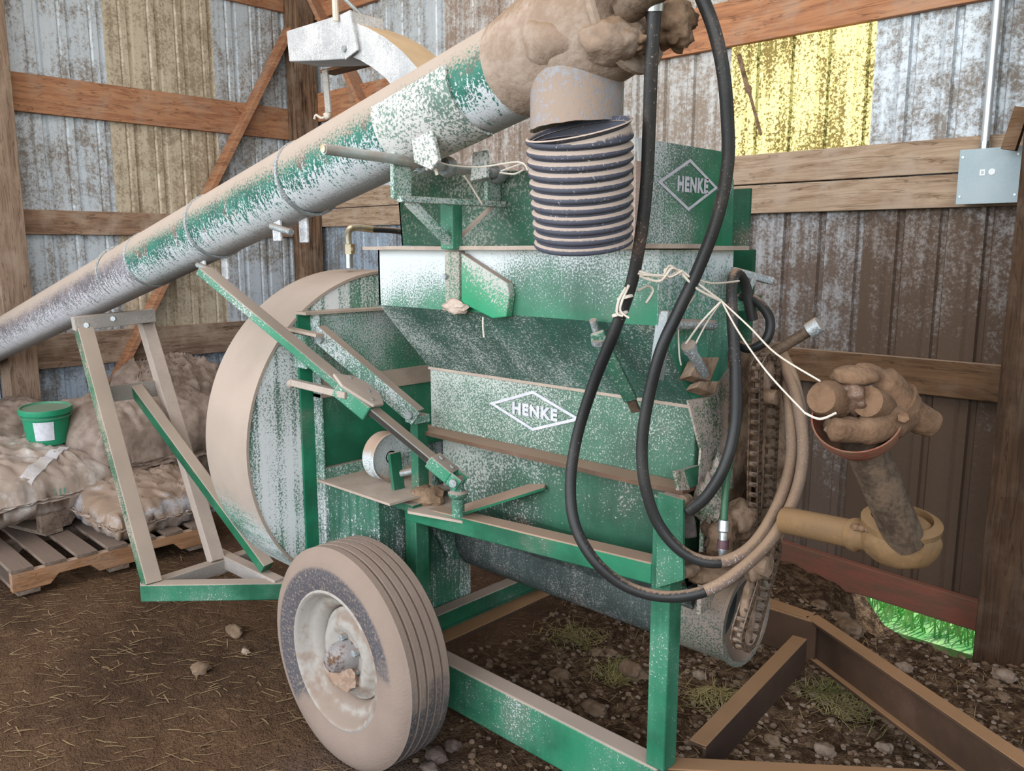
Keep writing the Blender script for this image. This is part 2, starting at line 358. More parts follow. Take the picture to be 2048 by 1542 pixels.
for i in range(7):
    obj('metal_sheet', corrugated(1, ye[i], ye[i+1], XL, 1.0, 4.5, -.018), m_fib if i == 5 else ms[i % 2], wl, smooth=0)
    obj('metal_sheet', corrugated(1, ye[i], ye[i+1], XL - .006, -.05, 1.06, -.018), m_blue, wl, smooth=0)
xe = [-2.19 + .71 * k for k in range(-6, 6)]; xe[0] = XL
for i in range(11):
    lo, hi = xe[i], xe[i+1]
    sky_sheet = i == 6
    hi_m = ms[1] if i < 5 else ms[0]
    if i == 5: hi_m = m_r5 = metal_sheet('dusty_brown_sheet', (.52, .52, .52), (.34, .25, .18), .22, 9)
    if i >= 8: hi_m = m_brown
    if i in (3, 4): hi_m = metal_sheet('tan_dusty_sheet', (.60, .58, .57), (.34, .23, .165), .18, 7 + i)
    if not sky_sheet: obj('metal_sheet', corrugated(0, lo, hi, YR, 1.80, 4.5, .018), hi_m, wr, smooth=0)
    low = m_brown2 if i >= 7 else (m_brown if i >= 5 else m_blue)
    zb = .05 if i in (6, 7) else -.05
    obj('metal_sheet', corrugated(0, lo, hi, YR + .006, zb, 1.975, .018), low, wr, smooth=0)
# translucent skylight sheet, lit from outside by the sun
g = G('yellow_translucent_sheet'); n2 = g.noi(g.pos, 70, 4, .75); n3 = g.noi(g.scl(g.pos, (26, 26, 1.6)), 1, 4); n1 = g.noi(g.pos, 5, 4)
dm = g.sm(g.add(g.cen(n2, 4.5), g.cen(n3, 1.6), g.cen(n1, 1.6), .06), .0, .3)
tr = g.n('ShaderNodeBsdfTranslucent'); g.put(tr.inputs[0], g.mix(g.mul(dm, .9), (.95, .80, .36), (.12, .075, .02)))
g.put(g.b.inputs['Base Color'], g.mix(dm, (.62, .50, .22), (.14, .09, .04))); g.b.inputs['Roughness'].default_value = .6
mx = g.n('ShaderNodeMixShader'); mx.inputs[0].default_value = .82; g.l(g.b.outputs[0], mx.inputs[1]); g.l(tr.outputs[0], mx.inputs[2]); g.l(mx.outputs[0], g.out.inputs[0])
win = obj('window_1', corrugated(0, xe[6], xe[7], YR, 1.97, 4.5, .018), g.m, smooth=0, kind='structure')
# branch seen through / lying on the skylight sheet
m = M().tube(spl([(-2.1314, 3.87, 2.5399), (-2.087, 3.87, 2.4047), (-2.0572, 3.86, 2.341), (-1.9941, 3.87, 2.1473)], 4), [.012] * 6 + [.02, .016] + [.008] * 5, 6)
tag(obj('dead_twig', m, m_mud_dk), 'dark forked twig lying against the yellow translucent wall sheet', 'twig')

# girts, posts and braces are planks of the walls
def plank(name, a, b, mat, parent): return obj(name, M().box(a, b), mat, parent, bev=.004, smooth=0)
for (zl, zh, mt) in ((3.4027, 3.6427, w_red), (2.4491, 2.6847, w_red),
                     (1.6902, 1.8466, w_old), (0.8158, 1.0417, w_dusty)):
    plank('girt', (XL, -1.4, zl), (XL + .04, 3.78, zh), mt, wl)
w_redx = wood('new_wood_along_x', (.43, .20, .10), (.28, .12, .065), (3, 30, 30), .35); w_oldx = wood('dusty_wood_along_x', (.42, .31, .22), (.26, .17, .11), (3, 30, 30), .7)
w_brx = wood('brown_girt_wood', (.17, .095, .05), (.11, .06, .03), (3, 30, 30), .15)
z = 2.5876
for (zl, zh, mt, th) in ((z, z + .215, w_redx, .04), (1.9144, 2.0561, w_oldx, .045), (1.7714, 1.9084, w_oldx, .04),
                     (0.9627, 1.1193, w_brx, .04)):
    plank('girt', (XL + .2, YR - th, zl), (1.6, YR, zh), mt, wr)
plank('girt', (XL + .2, YR - .04, 3.3461), (-5.0, YR, 3.5661), w_redx, wr)
obj('post', M().box((-5.94, 3.69, -.1), (-5.77, 3.86, 4.5)), w_post, wr, bev=.006, smooth=0)
plank('post', (XL, 1.5338, -.1), (XL + .2, 1.7026, 4.5), w_postl, wl)
plank('post', (-0.8054, YR - .30, -.1), (-.45, YR - .02, 4.5), wood('dark_brown_post', (.085, .045, .024), (.05, .027, .014), (40, 40, 2), .1), wr)
m = M().beam((-0.8382, 3.7, 2.1277), (-0.8717, 3.7, 1.9742), .04, .05); obj('brace', m, w_brx, wr, smooth=0)
m = M().beam((-5.9, 3.8013, 3.4325), (-5.9, 2.1891, 0.6653), .04, .125, (1, 0, 0)); obj('brace', m, w_red, wl, bev=.004, smooth=0)
m = M().beam((-5.8215, 3.84, 3.6075), (-4.9643, 3.84, 2.4122), .04, .12, (0, 1, 0)); obj('brace', m, w_redx, wr, bev=.004, smooth=0)
plank('ledger', (XL + .04, 1.5549 - .6, 1.2789 - .06), (XL + .14, 1.6812, 1.3103), w_postl, wl)
# red skirt board over the washed-out gap
bd = M().prism([(-1.8182, 3.86, 0.1278), (-0.7958, 3.86, 0.075), (-0.7844, 3.86, -0.0591), (-1.0265, 3.86, -0.0525), (-1.3626, 3.86, -0.0391), (-1.8062, 3.86, -0.091)], (0, .04, 0))
obj('skirt_board', bd, plain('worn_red_board', (.27, .10, .07), (.19, .10, .068), 5, .85, stretch=(1, 6, 6), bump=.3), wr, bev=.005, smooth=0, label='faded red skirt board')
# grass outside the gap
random.seed(4); m = M()
for k in range(2600):
    x = random.uniform(-2.2, -.3); y = random.uniform(4.03, 5.3); hgt = random.uniform(.06, .22); b = V3((x, y, -.22)); l = V3((random.gauss(0, .06), random.gauss(-.03, .06), 0)); w = random.uniform(.002, .005)
    t = b + V3((0, 0, hgt)) + l; mid = b + V3((0, 0, hgt*.6)) + l*.35; sd = V3((w, w*.4, 0))
    m._a([b - sd, b + sd, mid + sd*.8, mid - sd*.8, t], [(0, 1, 2, 3), (3, 2, 4)])
tag(obj('grass', m, m_grass, smooth=0), 'bright green grass outside the gap under the red board', 'grass', kind='stuff')

# electrical box
eb = thing('junction_box', (-.97, 3.83, 1.77), 'grey metal junction box with steel conduit on upper right wall', 'box')
bx0, bx1, bz0, bz1 = -1.0673, -0.8422, 1.7786, 1.9961
m_grey = plain('grey_box_paint', (.33, .42, .46), (.38, .46, .50), 5, .5, bump=.03)
obj('body', M().box((bx0 + .006, 3.785, bz0 + .006), (bx1 - .006, 3.86, bz1 - .006)), m_grey, eb, bev=.003, smooth=0)
obj('cover', M().box((bx0, 3.78, bz0), (bx1, 3.786, bz1)), m_grey, eb, bev=.0015, smooth=0)
for u, w in ((.06, .14), (.06, .86), (.94, .14), (.94, .86)):
    bolt((bx0 + (bx1-bx0)*u, 3.781, bz0 + (bz1-bz0)*w), (0, -1, 0), .005, .004, m_steel_br, eb, 'screw')
cx = -0.9775; cz = 1.9016
stick = flat('sticker_white', (.75, .78, .80))
obj('square_sticker', M().box((cx - .010, 3.778, cz - .012), (cx + .010, 3.7805, cz + .012)), stick, eb, smooth=0, label='white square sticker')
obj('round_sticker', M().cyl((cx + .034, 3.7805, cz + .001), (cx + .034, 3.778, cz + .001), .0125, 20), stick, eb, smooth=0, label='white round sticker')
obj('sticker_mark', M().box((cx - .004, 3.777, cz - .006), (cx + .004, 3.7785, cz + .006)), flat('mark_grey', (.45, .5, .52)), eb, smooth=0)
cp = (-0.9886, 3.82, 2.0012); ct = (-1.0087, 3.82, 2.6794)
obj('conduit', M().cyl((cp[0], 3.82, bz1), (cp[0], 3.82, 3.9), .016, 14), plain('conduit_steel', (.52, .58, .64), (.62, .66, .70), 4, .35, .5, bump=.02), eb)
obj('connector', M().cyl((cp[0], 3.82, bz1 - .005), (cp[0], 3.82, bz1 + .03), .021, 12), m_steel_br, eb)

# ================================================================== pallets, bags, bucket
def xf(m, loc, rz=0, rx=0, ry=0):
    R = Matrix.Translation(V3(loc)) @ Matrix.Rotation(rz, 4, 'Z') @ Matrix.Rotation(ry, 4, 'Y') @ Matrix.Rotation(rx, 4, 'X')
    m.v = [R @ v for v in m.v]; return m
def pallet(loc, rz, label, mat, mat2, L=1.05, Wd=.95, ry=0, rx=0):
    """near stringer runs along local y at x = 0, boards run along -x"""
    p = thing('pallet', loc, label, 'pallet', 'wooden pallets under the feed bags')
    for x in (0, -L/2, -L):
        prof = [(0, 0), (.16, 0), (.20, .042), (.34, .042), (.38, 0), (.57, 0), (.61, .042), (.75, .042), (.79, 0), (Wd, 0), (Wd, .09), (0, .09)]
        m = M().prism([(x, y, z + .02) for y, z in prof], (-.038, 0, 0)); obj('stringer', xf(m, loc, rz, rx, ry), mat2 if x == 0 else mat, p, bev=.003, smooth=0)
    for k in range(7):
        y = .0 + k * (Wd - .1) / 6
        m = M().box((-L - .04, y, .111), (.002, y + .095, .129)); obj('deck_board', xf(m, loc, rz, rx, ry), mat, p, bev=.002, smooth=0)
    for y in (0.02, Wd/2 - .05, Wd - .12):
        m = M().box((-L - .04, y, 0), (0, y + .095, .019)); obj('bottom_board', xf(m, loc, rz, rx, ry), mat, p, smooth=0)
    return p
pallet((-4.13, 1.02, .015), math.radians(-1), 'tan wooden pallet flat on the dirt, lowest under the feed bags', w_pal2, w_pallet)
w_gray = wood('grey_pallet_wood', (.22, .165, .135), (.14, .095, .07), (14, 14, 14), .5)
pallet((-4.4957, 1.2651, 0.15), math.radians(16), 'grey dusty pallet lying crooked on top of the tan pallet', w_gray, w_gray, Wd=.85)

def bag(loc, r, rz, seed, mat, label, rx=0, ry=0, wr=.04, group='feed bags on the pallets', part=True):
    bm = bmesh.new(); bmesh.ops.create_cube(bm, size=2); bmesh.ops.subdivide_edges(bm, edges=bm.edges[:], cuts=47, use_grid_fill=True)
    m = M(); s = V3((seed * 3.7, seed * 1.3, seed * 9.1))
    for v in bm.verts:
        x, y, z = v.co
        e = max(abs(x), abs(y)); f = (1 - e ** 3.2) ** .5 if e < 1 else 0
        px = x * (1 - .06 * y * y); py = y * (1 - .06 * x * x)
        zz = z * (f * .92 + .08)
        p = V3((px * r[0], py * r[1], zz * r[2]))
        q = V3((x * 1.6, y * 3.2, z)) + s
        wp = mn.noise(q * .7) * 1.4
        w = mn.fractal(q * .7, 1.0, 2, 3) * .5 + .6 * max(0, 1 - abs(mn.noise(V3((x * 2.0 + y + wp, y * 4.5 - x * 2 + wp, z)) + s)) * 3.2) ** 2 + .35 * max(0, 1 - abs(mn.noise(V3((x * 3 - y * 4, y * 5 + x * 4 + wp * 2, z)) + s * 2)) * 3.0) ** 2
        p += V3((0, 0, 1)) * w * wr * (.4 + .6 * f) + V3((mn.noise(q * 2), mn.noise(q * 2 + V3((5, 5, 5))), 0)) * .022
        m.v.append(p)
    m.f = [tuple(v.index for v in f.verts) for f in bm.faces]; bm.free()
    return tag(obj('feed_bag', xf(m, loc, rz, rx, ry), mat, smooth=179), label, 'bag', group)
m_bag1 = plain('tan_plastic_bag', (.34, .27, .225), (.52, .48, .45), 5, .38, bump=.3, fine=30, stretch=(1, 2, 1), lo=.45, hi=.7)
m_bag2 = plain('brown_dusty_plastic', (.19, .14, .11), (.27, .21, .175), 6, .42, bump=.35, fine=24, stretch=(1, 3, 3))
m_bag3 = plain('white_grey_bag', (.46, .46, .50), (.30, .22, .165), 4, .5, bump=.3, top=.9, topc=(.25, .175, .125))
bag((-4.98, 2.02, .42), (.34, .50, .33), .12, 3, m_bag2, 'large brown dusty plastic covered bag behind the white strapped bag', rx=-.02, ry=.10, wr=.045)
bag((-4.88, 1.17, .385), (.43, .45, .165), .22, 1, m_bag1, 'pale tan bag with white strip lying in front of the bucket', ry=.10, rx=-.02, wr=.035)
bag((-5.45, 2.42, .55), (.30, .34, .27), .1, 5, m_bag2, 'crumpled brown bag at the back right of the pile beside the drum', ry=.3, wr=.08)
bag((-5.45, 1.20, .40), (.34, .55, .30), .1, 6, m_bag2, 'dark brown bag at the far left under the bucket', wr=.06)
bag((-4.44, 1.78, .235), (.27, .34, .12), .15, 7, m_bag3, 'white and brown bag low on the right end of the tan pallet', ry=.12, wr=.04)
bag((-5.66, 2.95, .34), (.22, .40, .36), .0, 9, m_bag2, 'brown torn bag against the wall left of the drum', wr=.09)
# white strip and lettering on the front bag
from mathutils.bvhtree import BVHTree
fb = [o for o in C.objects if o.get('label', '').startswith('pale tan bag')][0]
tree = BVHTree.FromPolygons([v.co + fb.location for v in fb.data.vertices], [tuple(p.vertices) for p in fb.data.polygons])
sa, sb = V3((-4.80, 1.53, .5)), V3((-4.50, 1.22, .4)); sw = V3((sb - sa).cross(V3((0, 0, 1)))).normalized() * .026; m = M(); n = 16
for k in range(n + 1):
    q = sa + (sb - sa) * k / n
    for e in (-1, 1):
        p = V3((q.x + sw.x * e, q.y + sw.y * e, 2)); h = tree.ray_cast(p, V3((0, 0, -1)))[0]
        if h: last = h.z
        m.v += [V3((p.x, p.y, last + .002)), V3((p.x, p.y, last + .009))]
for k in range(n):
    a = 4 * k; b = a + 4; m.f += [(a+1, a+3, b+3, b+1), (a, b, b+2, a+2), (a, a+1, b+1, b), (a+2, b+2, b+3, a+3)]
m.f += [(0, 2, 3, 1), (4*n, 4*n+1, 4*n+3, 4*n+2)]
obj('sewn_strip', m, plain('strip_white', (.62, .62, .66), (.5, .46, .43), 9, .6), fb, smooth=50, label='white sewn paper strip')
tp = V3((-4.5, 1.36, .37)); h = tree.ray_cast(tp + V3((.6, 0, 0)), V3((-1, 0, 0)))
if h[0]: text_mesh('GlL', h[0] + V3((.006, 0, 0)), (0, 1, 0), (0, 0, 1), .035, .11, .001, flat('print_green', (.12, .30, .22)), 'printed_letters', fb, .0)
bk = thing('bucket', (-4.98, 1.4804, 0.5318), 'green plastic bucket with white label on the feed bags', 'bucket')
b0 = V3((-4.98, 1.4804, 0.5318)); ax = V3((.05, -.02, 1)).normalized()
m_buck = plain('green_plastic', (.012, .20, .10), (.02, .25, .13), 5, .45, bump=.05, top=.5)
obj('body', M().lathe([(0, .0), (.098, 0), (.104, .006), (.122, .195), (.119, .195), (.10, .01), (0, .008)], b0, ax, 40), m_buck, bk)
obj('lid', M().lathe([(0, .197), (.118, .197), (.122, .205), (.133, .205), (.135, .196), (.134, .175), (.129, .175), (.128, .19), (0, .19)], b0, ax, 40), m_buck, bk)
obj('rim_band', M().lathe([(.120, .150), (.127, .150), (.128, .158), (.121, .160)], b0, ax, 40, True), m_buck, bk)
m = M(); n = 8
for i in range(n + 1):
    a = math.radians(-70 + 50 * i / n + 20)
    for zz, rr in ((.03, .1085), (.135, .1195)):
        d2 = V3((math.cos(a), math.sin(a), 0)); m.v.append(b0 + ax * zz + d2 * rr)
m.f = [(2*i, 2*i+2, 2*i+3, 2*i+1) for i in range(n)]
obj('label', m, plain('label_white', (.62, .63, .68), (.52, .54, .6), 40, .6, bump=.02), bk, label='white printed label')

# ================================================================== feed mill on trailer
fm = thing('feed_mill', (-1.6, 1.95, 0), 'green dusty roller feed mill on a two wheeled trailer frame', 'mill')
# --- frame
ZT = .30
obj('front_rail', M().box((-2.80, 1.626, ZT - .15), (-1.04, 1.69, ZT)), m_green, fm, bev=.006)
obj('far_rail', M().box((-2.80, 2.715, ZT - .15), (-1.10, 2.775, ZT)), m_brown_bar, fm, bev=.006)
def channel(name, p, q, w, h, mat, t=.008, bev=.002):
    """channel iron lying with its web down one side and two flanges"""
    p, q = V3(p), V3(q); m = M(); up = V3((0, 0, 1)); sd = (q - p).normalized().cross(up)
    m.beam(p + sd*(w/2 - t/2), q + sd*(w/2 - t/2), t, h); m.beam(p + up*(h/2 - t/2), q + up*(h/2 - t/2), w, t); m.beam(p - up*(h/2 - t/2), q - up*(h/2 - t/2), w, t)
    return obj(name, m, mat, fm, bev=bev, smooth=0)
m = M().beam((-2.02, 1.66, ZT + .015), (-2.02, 2.75, ZT + .015), .012, .09); obj('cross_member', m, m_green_low, fm, bev=.003)
m = M().beam((-1.985, 1.66, ZT - .01), (-1.985, 2.75, ZT - .01), .08, .012); obj('cross_flange', m, m_brown_bar, fm, bev=.002)
cb0, cb1 = (-1.03, 1.8061, 0.29), (-1.099, 2.5826, 0.29)
obj('diagonal_brace', M().beam(cb0, cb1, .05, .012).beam(V3(cb0) + V3((.02, 0, -.05)), V3(cb1) + V3((.02, 0, -.05)), .010, .10), m_brown_bar, fm, bev=.002)
t0 = V3((-1.06, 1.655, ZT - .03)); t1 = V3((-0.7415, 1.912, 0.3)) - V3((0, 0, .03)); t2 = t1 + (t1 - t0) * .9
obj('tongue_arm', M().beam(t0, t2, .055, .06), m_brown_bar, fm, bev=.004)
u0 = V3((-1.36, 2.775, ZT - .075)); u1 = V3((-1.137, 2.76, ZT - .075)); u2 = V3((-0.3777, 2.3142, 0.3)) - V3((0, 0, .075)); u3 = u1 + (u2 - u1) * 1.5
m = M()
for a, b in ((u0, u1), (u1, u3)):
    m.beam(a, b, .012, .15); m.beam(a + V3((0, -.0, .07)), b + V3((0, 0, .07)), .055, .012); m.beam(a - V3((0, 0, .07)), b - V3((0, 0, .07)), .055, .012)
obj('tongue_beam', m, m_brown_bar, fm, bev=.002)
obj('axle', M().beam((-2.02, 1.36, .345), (-2.02, 3.0, .345), .055, .055), m_green_low, fm, bev=.004)
obj('rail_stub', M().beam((-2.12, 1.70, .50), (-2.12, 2.3, .50), .05, .09), m_green_low, fm, bev=.003)
# --- legs
def leg(x, y, z0, z1, w=.055, d=.055, mat=m_green): return obj('leg', M().box((x - w/2, y, z0), (x + w/2, y + d, z1)), mat, fm, bev=.003)
leg(-2.0, 1.63, ZT, .775); leg(-1.048, 1.63, ZT, 1.01); leg(-1.99, 2.27, ZT, .8, mat=m_green_low)
tb0, tb1 = V3((-2.03, 1.66, .755)), V3((-1.075, 1.66, .812))
obj('upper_beam', M().beam(tb0, tb1, .062, .056), dusty('beam_paint', powder=-.6, tlo=.3, thi=.5, topc=(.36, .25, .18), seed=31), fm, bev=.004)
obj('leg_cap_plate', M().prism([(-1.945, 1.5748, 0.79), (-1.7501, 1.6275, 0.79), (-1.8089, 1.704, 0.79), (-1.9746, 1.7808, 0.79), (-2.116, 1.7261, 0.79)], (0, 0, -.008)), m_dusty, fm, smooth=0)
obj('brace_bar', M().beam((-1.7845, 1.66, 0.8091), (-1.5506, 1.78, 0.9131), .055, .008, (0, -.3, 1)), dusty('brace_bar_dust', powder=-.6, tlo=-.2, thi=.2, topc=(.31, .215, .155), seed=32), fm, smooth=0)
# --- lower chute and trough
prof = [(1.775, 1.03), (1.775, .80), (1.80, .72)]
for k in range(13):
    a = math.radians(165 + k * 195 / 12); prof.append((1.965 + .125 * math.cos(a), .61 + .125 * math.sin(a)))
prof += [(2.12, .80), (2.12, 1.03)]
def shell(name, x0, x1, prof, mat, bev=0, **k): return obj(name, M().prism([(x0, y, z) for y, z in prof], (x1 - x0, 0, 0)), mat, fm, bev=bev, **k)
shell('lower_chute', -2.0, -1.08, [(1.775, 1.035), (1.775, .79), (1.80, .72), (2.1, .72), (2.12, 1.035)], m_low, smooth=0)
shell('auger_trough', -2.02, -1.08, [(1.79, .76), (1.815, .70)] + prof[3:16] + [(2.12, .76)], m_trough, smooth=30)
obj('trough_flange', M().beam((-2.02, 1.80, .735), (-1.08, 1.80, .735), .05, .01), m_brown_bar, fm, smooth=0)
obj('trough_tube', M().lathe([(.128, -.10), (.128, .09), (.133, .09), (.133, .10), (.118, .10), (.118, .0), (0, .0)], (-1.085, 1.965, .61), (1, 0, 0), 40), dusty('trough_end_paint', base=(.025, .10, .065), powder=.35, powc=(.28, .225, .19), seed=33, rust=.6, topc=(.36, .26, .19)), fm)
obj('end_plate_left', M().prism([(-2.03, 1.7431, 0.6785), (-2.03, 1.8109, 0.5536), (-2.03, 1.9716, 0.4745), (-2.03, 1.9008, 0.7337), (-2.03, 1.7574, 0.9387)], (.012, 0, 0)), m_panel_dk, fm, smooth=0)
# --- mill box with sign plate
MY = 1.75; mx0, mx1 = -2.03, -1.04
obj('mill_box', M().box((mx0, MY, 1.02), (mx1, 1.93, 1.222)), m_sign, fm, bev=.004)
obj('sign_edge', M().box((mx0 - .002, MY - .006, 1.212), (mx1, MY + .01, 1.224)), m_dusty, fm, smooth=0)
def wob(x): return .006 * mn.noise(V3((x * 9, 3, 0)))
m = M(); n = 26
for k in range(n + 1):
    x = -2.06 + (1.03) * k / n
    m.v += [V3((x, 1.685 + wob(x), 1.008)), V3((x, 1.685 + wob(x), 1.020)), V3((x, 1.76, 1.022)), V3((x, 1.76, 1.010))]
m.f = [(4*k + a, 4*k + (a+1) % 4, 4*k + 4 + (a+1) % 4, 4*k + 4 + a) for k in range(n) for a in range(4)] + [(0, 1, 2, 3), (4*n, 4*n+3, 4*n+2, 4*n+1)]
obj('ledge', m, dusty('ledge_dust', base=(.16, .09, .055), powder=-.6, tlo=.2, thi=.5, topc=(.33, .22, .155), seed=34), fm, smooth=0)
dc = (-1.5748, 1.746, 1.1346)
diamond('sign_diamond', (dc[0], MY - .002, dc[2]), (1, 0, 0), (0, 0, 1), 0.3619, 0.119, .0065, .001, m_decal, fm)
text_mesh('HENKE', (-1.569, MY - .002, 1.1339), (1, 0, 0), (0, 0, 1), .036, 0.1755, .001, m_decal, 'sign_lettering', fm, .052)
# --- hopper
HY = 1.57; hx0, hx1 = -2.055, -1.04; HB = 1.428; FZ = 1.597
obj('hopper_front', M().box((hx0, HY, HB), (hx1, HY + .008, FZ)), m_hop, fm, smooth=0)
obj('hopper_slope', M().prism([(hx0, HY, HB), (hx1, HY, HB), (mx1, MY - .004, 1.218), (mx0, MY - .004, 1.218)], (0, .008, .004)), m_slope, fm, smooth=0)
obj('hopper_right_side', M().prism([(hx1 + .002, HY - .001, FZ), (hx1 + .002, HY - .001, HB), (hx1 + .002, MY, 1.218), (hx1 + .002, 1.90, 1.20), (hx1 + .002, 1.90, FZ)], (-.002, 0, 0)), m_side, fm, smooth=0)
obj('hopper_left_side', M().prism([(hx0, HY, FZ), (hx0, HY, HB), (mx0, MY, 1.218), (mx0, 2.12, 1.20), (hx0, 2.12, FZ)], (.008, 0, 0)), m_hop, fm, smooth=0)
obj('hopper_back', M().box((hx0, 2.10, 1.2), (hx1 - .05, 2.12, FZ)), m_green_low, fm, smooth=0)
def flange_z(x): return FZ + .004 + .003 * mn.noise(V3((x * 6, 1, 0))) + (.004 if x > -1.1 else 0)
m = M(); n = 30
for k in range(n + 1):
    x = -2.085 + (1.075) * k / n; z = flange_z(x)
    m.v += [V3((x, 1.535, z - .005)), V3((x, 1.535, z + .005)), V3((x, 1.74, z + .005)), V3((x, 1.74, z - .005))]
m.f = [(4*k + a, 4*k + (a+1) % 4, 4*k + 4 + (a+1) % 4, 4*k + 4 + a) for k in range(n) for a in range(4)] + [(0, 1, 2, 3), (4*n, 4*n+3, 4*n+2, 4*n+1)]
obj('flange', m, m_dusty, fm, smooth=0)
obj('side_flange', M().box((-1.22, 1.735, FZ - .001), (-1.012, 1.93, FZ + .009)), m_dusty, fm, smooth=0); obj('side_flange', M().box((-2.15, 1.735, FZ - .001), (-2.0, 2.3, FZ + .009)), m_dusty, fm, smooth=0)
# --- bin on top of the hopper
bxr = -1.205
obj('bin_front', M().prism([(-2.1232, 1.72, 1.6095), (bxr - .02, 1.72, 1.604), (bxr - .02, 1.72, 1.79), (-2.1454, 1.72, 1.8453)], (0, .006, 0)), m_bin, fm, smooth=0)
obj('bin_left_side', M().prism([(-2.1232, 1.72, 1.6095), (-2.1454, 1.72, 1.8453), (-2.14, 2.3, 1.775), (-2.12, 2.3, 1.604)], (.006, 0, 0)), m_bin, fm, smooth=0)
obj('bin_right_side', M().prism([(bxr, 1.7554, 1.606), (bxr, 1.7117, 1.8654), (bxr, 2.1133, 1.8654), (bxr, 2.1348, 1.606)], (-.005, 0, 0)), m_binside, fm, smooth=0)
obj('bin_end_plate', M().prism([(-1.215, 2.144, 1.607), (-1.215, 2.1264, 1.8237), (-1.215, 2.1737, 1.8269), (-1.215, 2.2083, 1.7915), (-1.215, 2.213, 1.6071)], (-.005, 0, 0)), m_panel, fm, smooth=0)
obj('bin_corner_angle', M().box((bxr - .004, 1.705, 1.604), (bxr + .003, 1.75, 1.81)).box((bxr - .03, 1.707, 1.604), (bxr, 1.713, 1.77)), dusty('corner_worn', base=(.40, .26, .20), powder=.2, powc=(.5, .42, .38), seed=36, rust=.8), fm, smooth=0)
obj('bin_back', M().box((-2.12, 2.29, 1.604), (bxr, 2.3, 1.775)), m_green_low, fm, smooth=0)
dc = (-1.204, 1.95, 1.7659)
diamond('bin_diamond', (bxr + .001, dc[1], dc[2]), (0, 1, 0), (0, 0, 1), 0.299, 0.135, .0065, .001, m_decal, fm)
text_mesh('HENKE', (bxr + .001, 1.9698, 1.767), (0, 1, 0), (0, 0, 1), .040, 0.154, .001, m_decal, 'bin_lettering', fm, .052)
# --- bracket that carries the auger
BX = -1.672
m_br = dusty('bracket_paint', base=(.02, .17, .09), powder=.05, powc=(.55, .60, .58), seed=37, streak=.2, tlo=.5, thi=.8)
yl0, yl1, yr0, yr1 = 1.3319, 1.3902, 1.6625, 1.7165
za, zt, zr = 1.7228, 1.8219, 1.8098
for (a, b, top) in ((yl0, yl1, zt), (yr0, yr1, zr)):
    c = (a + b) / 2; r = (b - a) / 2
    poly = [(BX, a, za), (BX, b, za)] + [(BX, c + r * math.cos(t), top + r * math.sin(t)) for t in [math.radians(k * 20) for k in range(10)]]
    obj('bracket_arm', M().prism(poly, (-.014, 0, 0)), m_br, fm, smooth=0, bev=.002)
pc = 1.5294; pz = 1.61
obj('bracket_crossbar', M().beam((BX + .01, yl0 + .01, za), (BX + .01, yr1, za), .025, .016), m_br, fm, bev=.002)
obj('bracket_post', M().box((BX - .03, pc - .018, FZ), (BX + .02, pc + .018, za)), m_green, fm, bev=.003)
obj('bracket_strut', M().beam((BX, yl1 - .01, za - .005), (BX, pc - .012, pz + .005), .03, .018), m_br, fm, bev=.002)
obj('bracket_strut', M().beam((BX, yr0 + .02, za - .015), (BX, pc + .02, pz + .005), .03, .018), m_br, fm, bev=.002)
gx = -1.6957
obj('bracket_foot', M().box((gx - .028, 1.545, 1.4426), (gx + .03, HY, FZ - .004)), dusty('foot_worn', base=(.02, .17, .09), powder=.1, powc=(.50, .42, .38), seed=38, streak=.5), fm, bev=.003)
obj('gusset', M().prism([(-1.6564, 1.545, 1.5879), (-1.4839, 1.545, 1.5122), (-1.4768, 1.545, 1.4816), (-1.4877, 1.545, 1.4243), (-1.5372, 1.545, 1.4175), (-1.6584, 1.545, 1.4529)], (0, .024, 0)), dusty('gusset_paint', base=(.015, .26, .12), base2=(.012, .2, .09), powder=-.02, pg=(.9, 0, 1.5), fine=150, seed=39, amp=.6, powc=(.55, .52, .50)), fm, bev=.003, smooth=0)
obj('mud_lump', M().blob((gx + .012, 1.545, 1.4426), (.045, .02, .02), 3, .5), plain('pinkish_mud', (.42, .31, .25), (.52, .42, .36), 20, .95, bump=.6), fm)
bolt((gx - .02, 1.545, 1.5232), (0, -1, 0), .008, .01, m_steel, fm)
obj('pivot_rod', M().cyl((-1.66, 1.1224, 1.8252), (-1.66, 1.7247, 1.8045), .0125, 18), plain('bright_pipe', (.46, .50, .50), (.40, .36, .33), 12, .4, .5, bump=.05), fm)
m = M().cyl((-1.66, 1.1184, 1.8255), (-1.66, 1.1251, 1.8255), .0095, 14); obj('rod_end', m, m_brass, fm)
for a, b in ((790, 822), (838, 878), (930, 968), (978, 1000)):
    m = M().lathe([(.013, -.012), (.024, -.014), (.027, -.004), (.027, .004), (.024, .014), (.013, .012)], (V3((-1.66, 1.1224, 1.8252)) + (V3((-1.66, 1.7247, 1.8045)) - V3((-1.66, 1.1224, 1.8252))) * ((a + b) / 2 - 648) * {790: .00318, 838: .00300, 930: .00281, 978: .00277}[a]), (0, 1, -.02), 20, True)
    obj('collar', m, m_steel, fm)

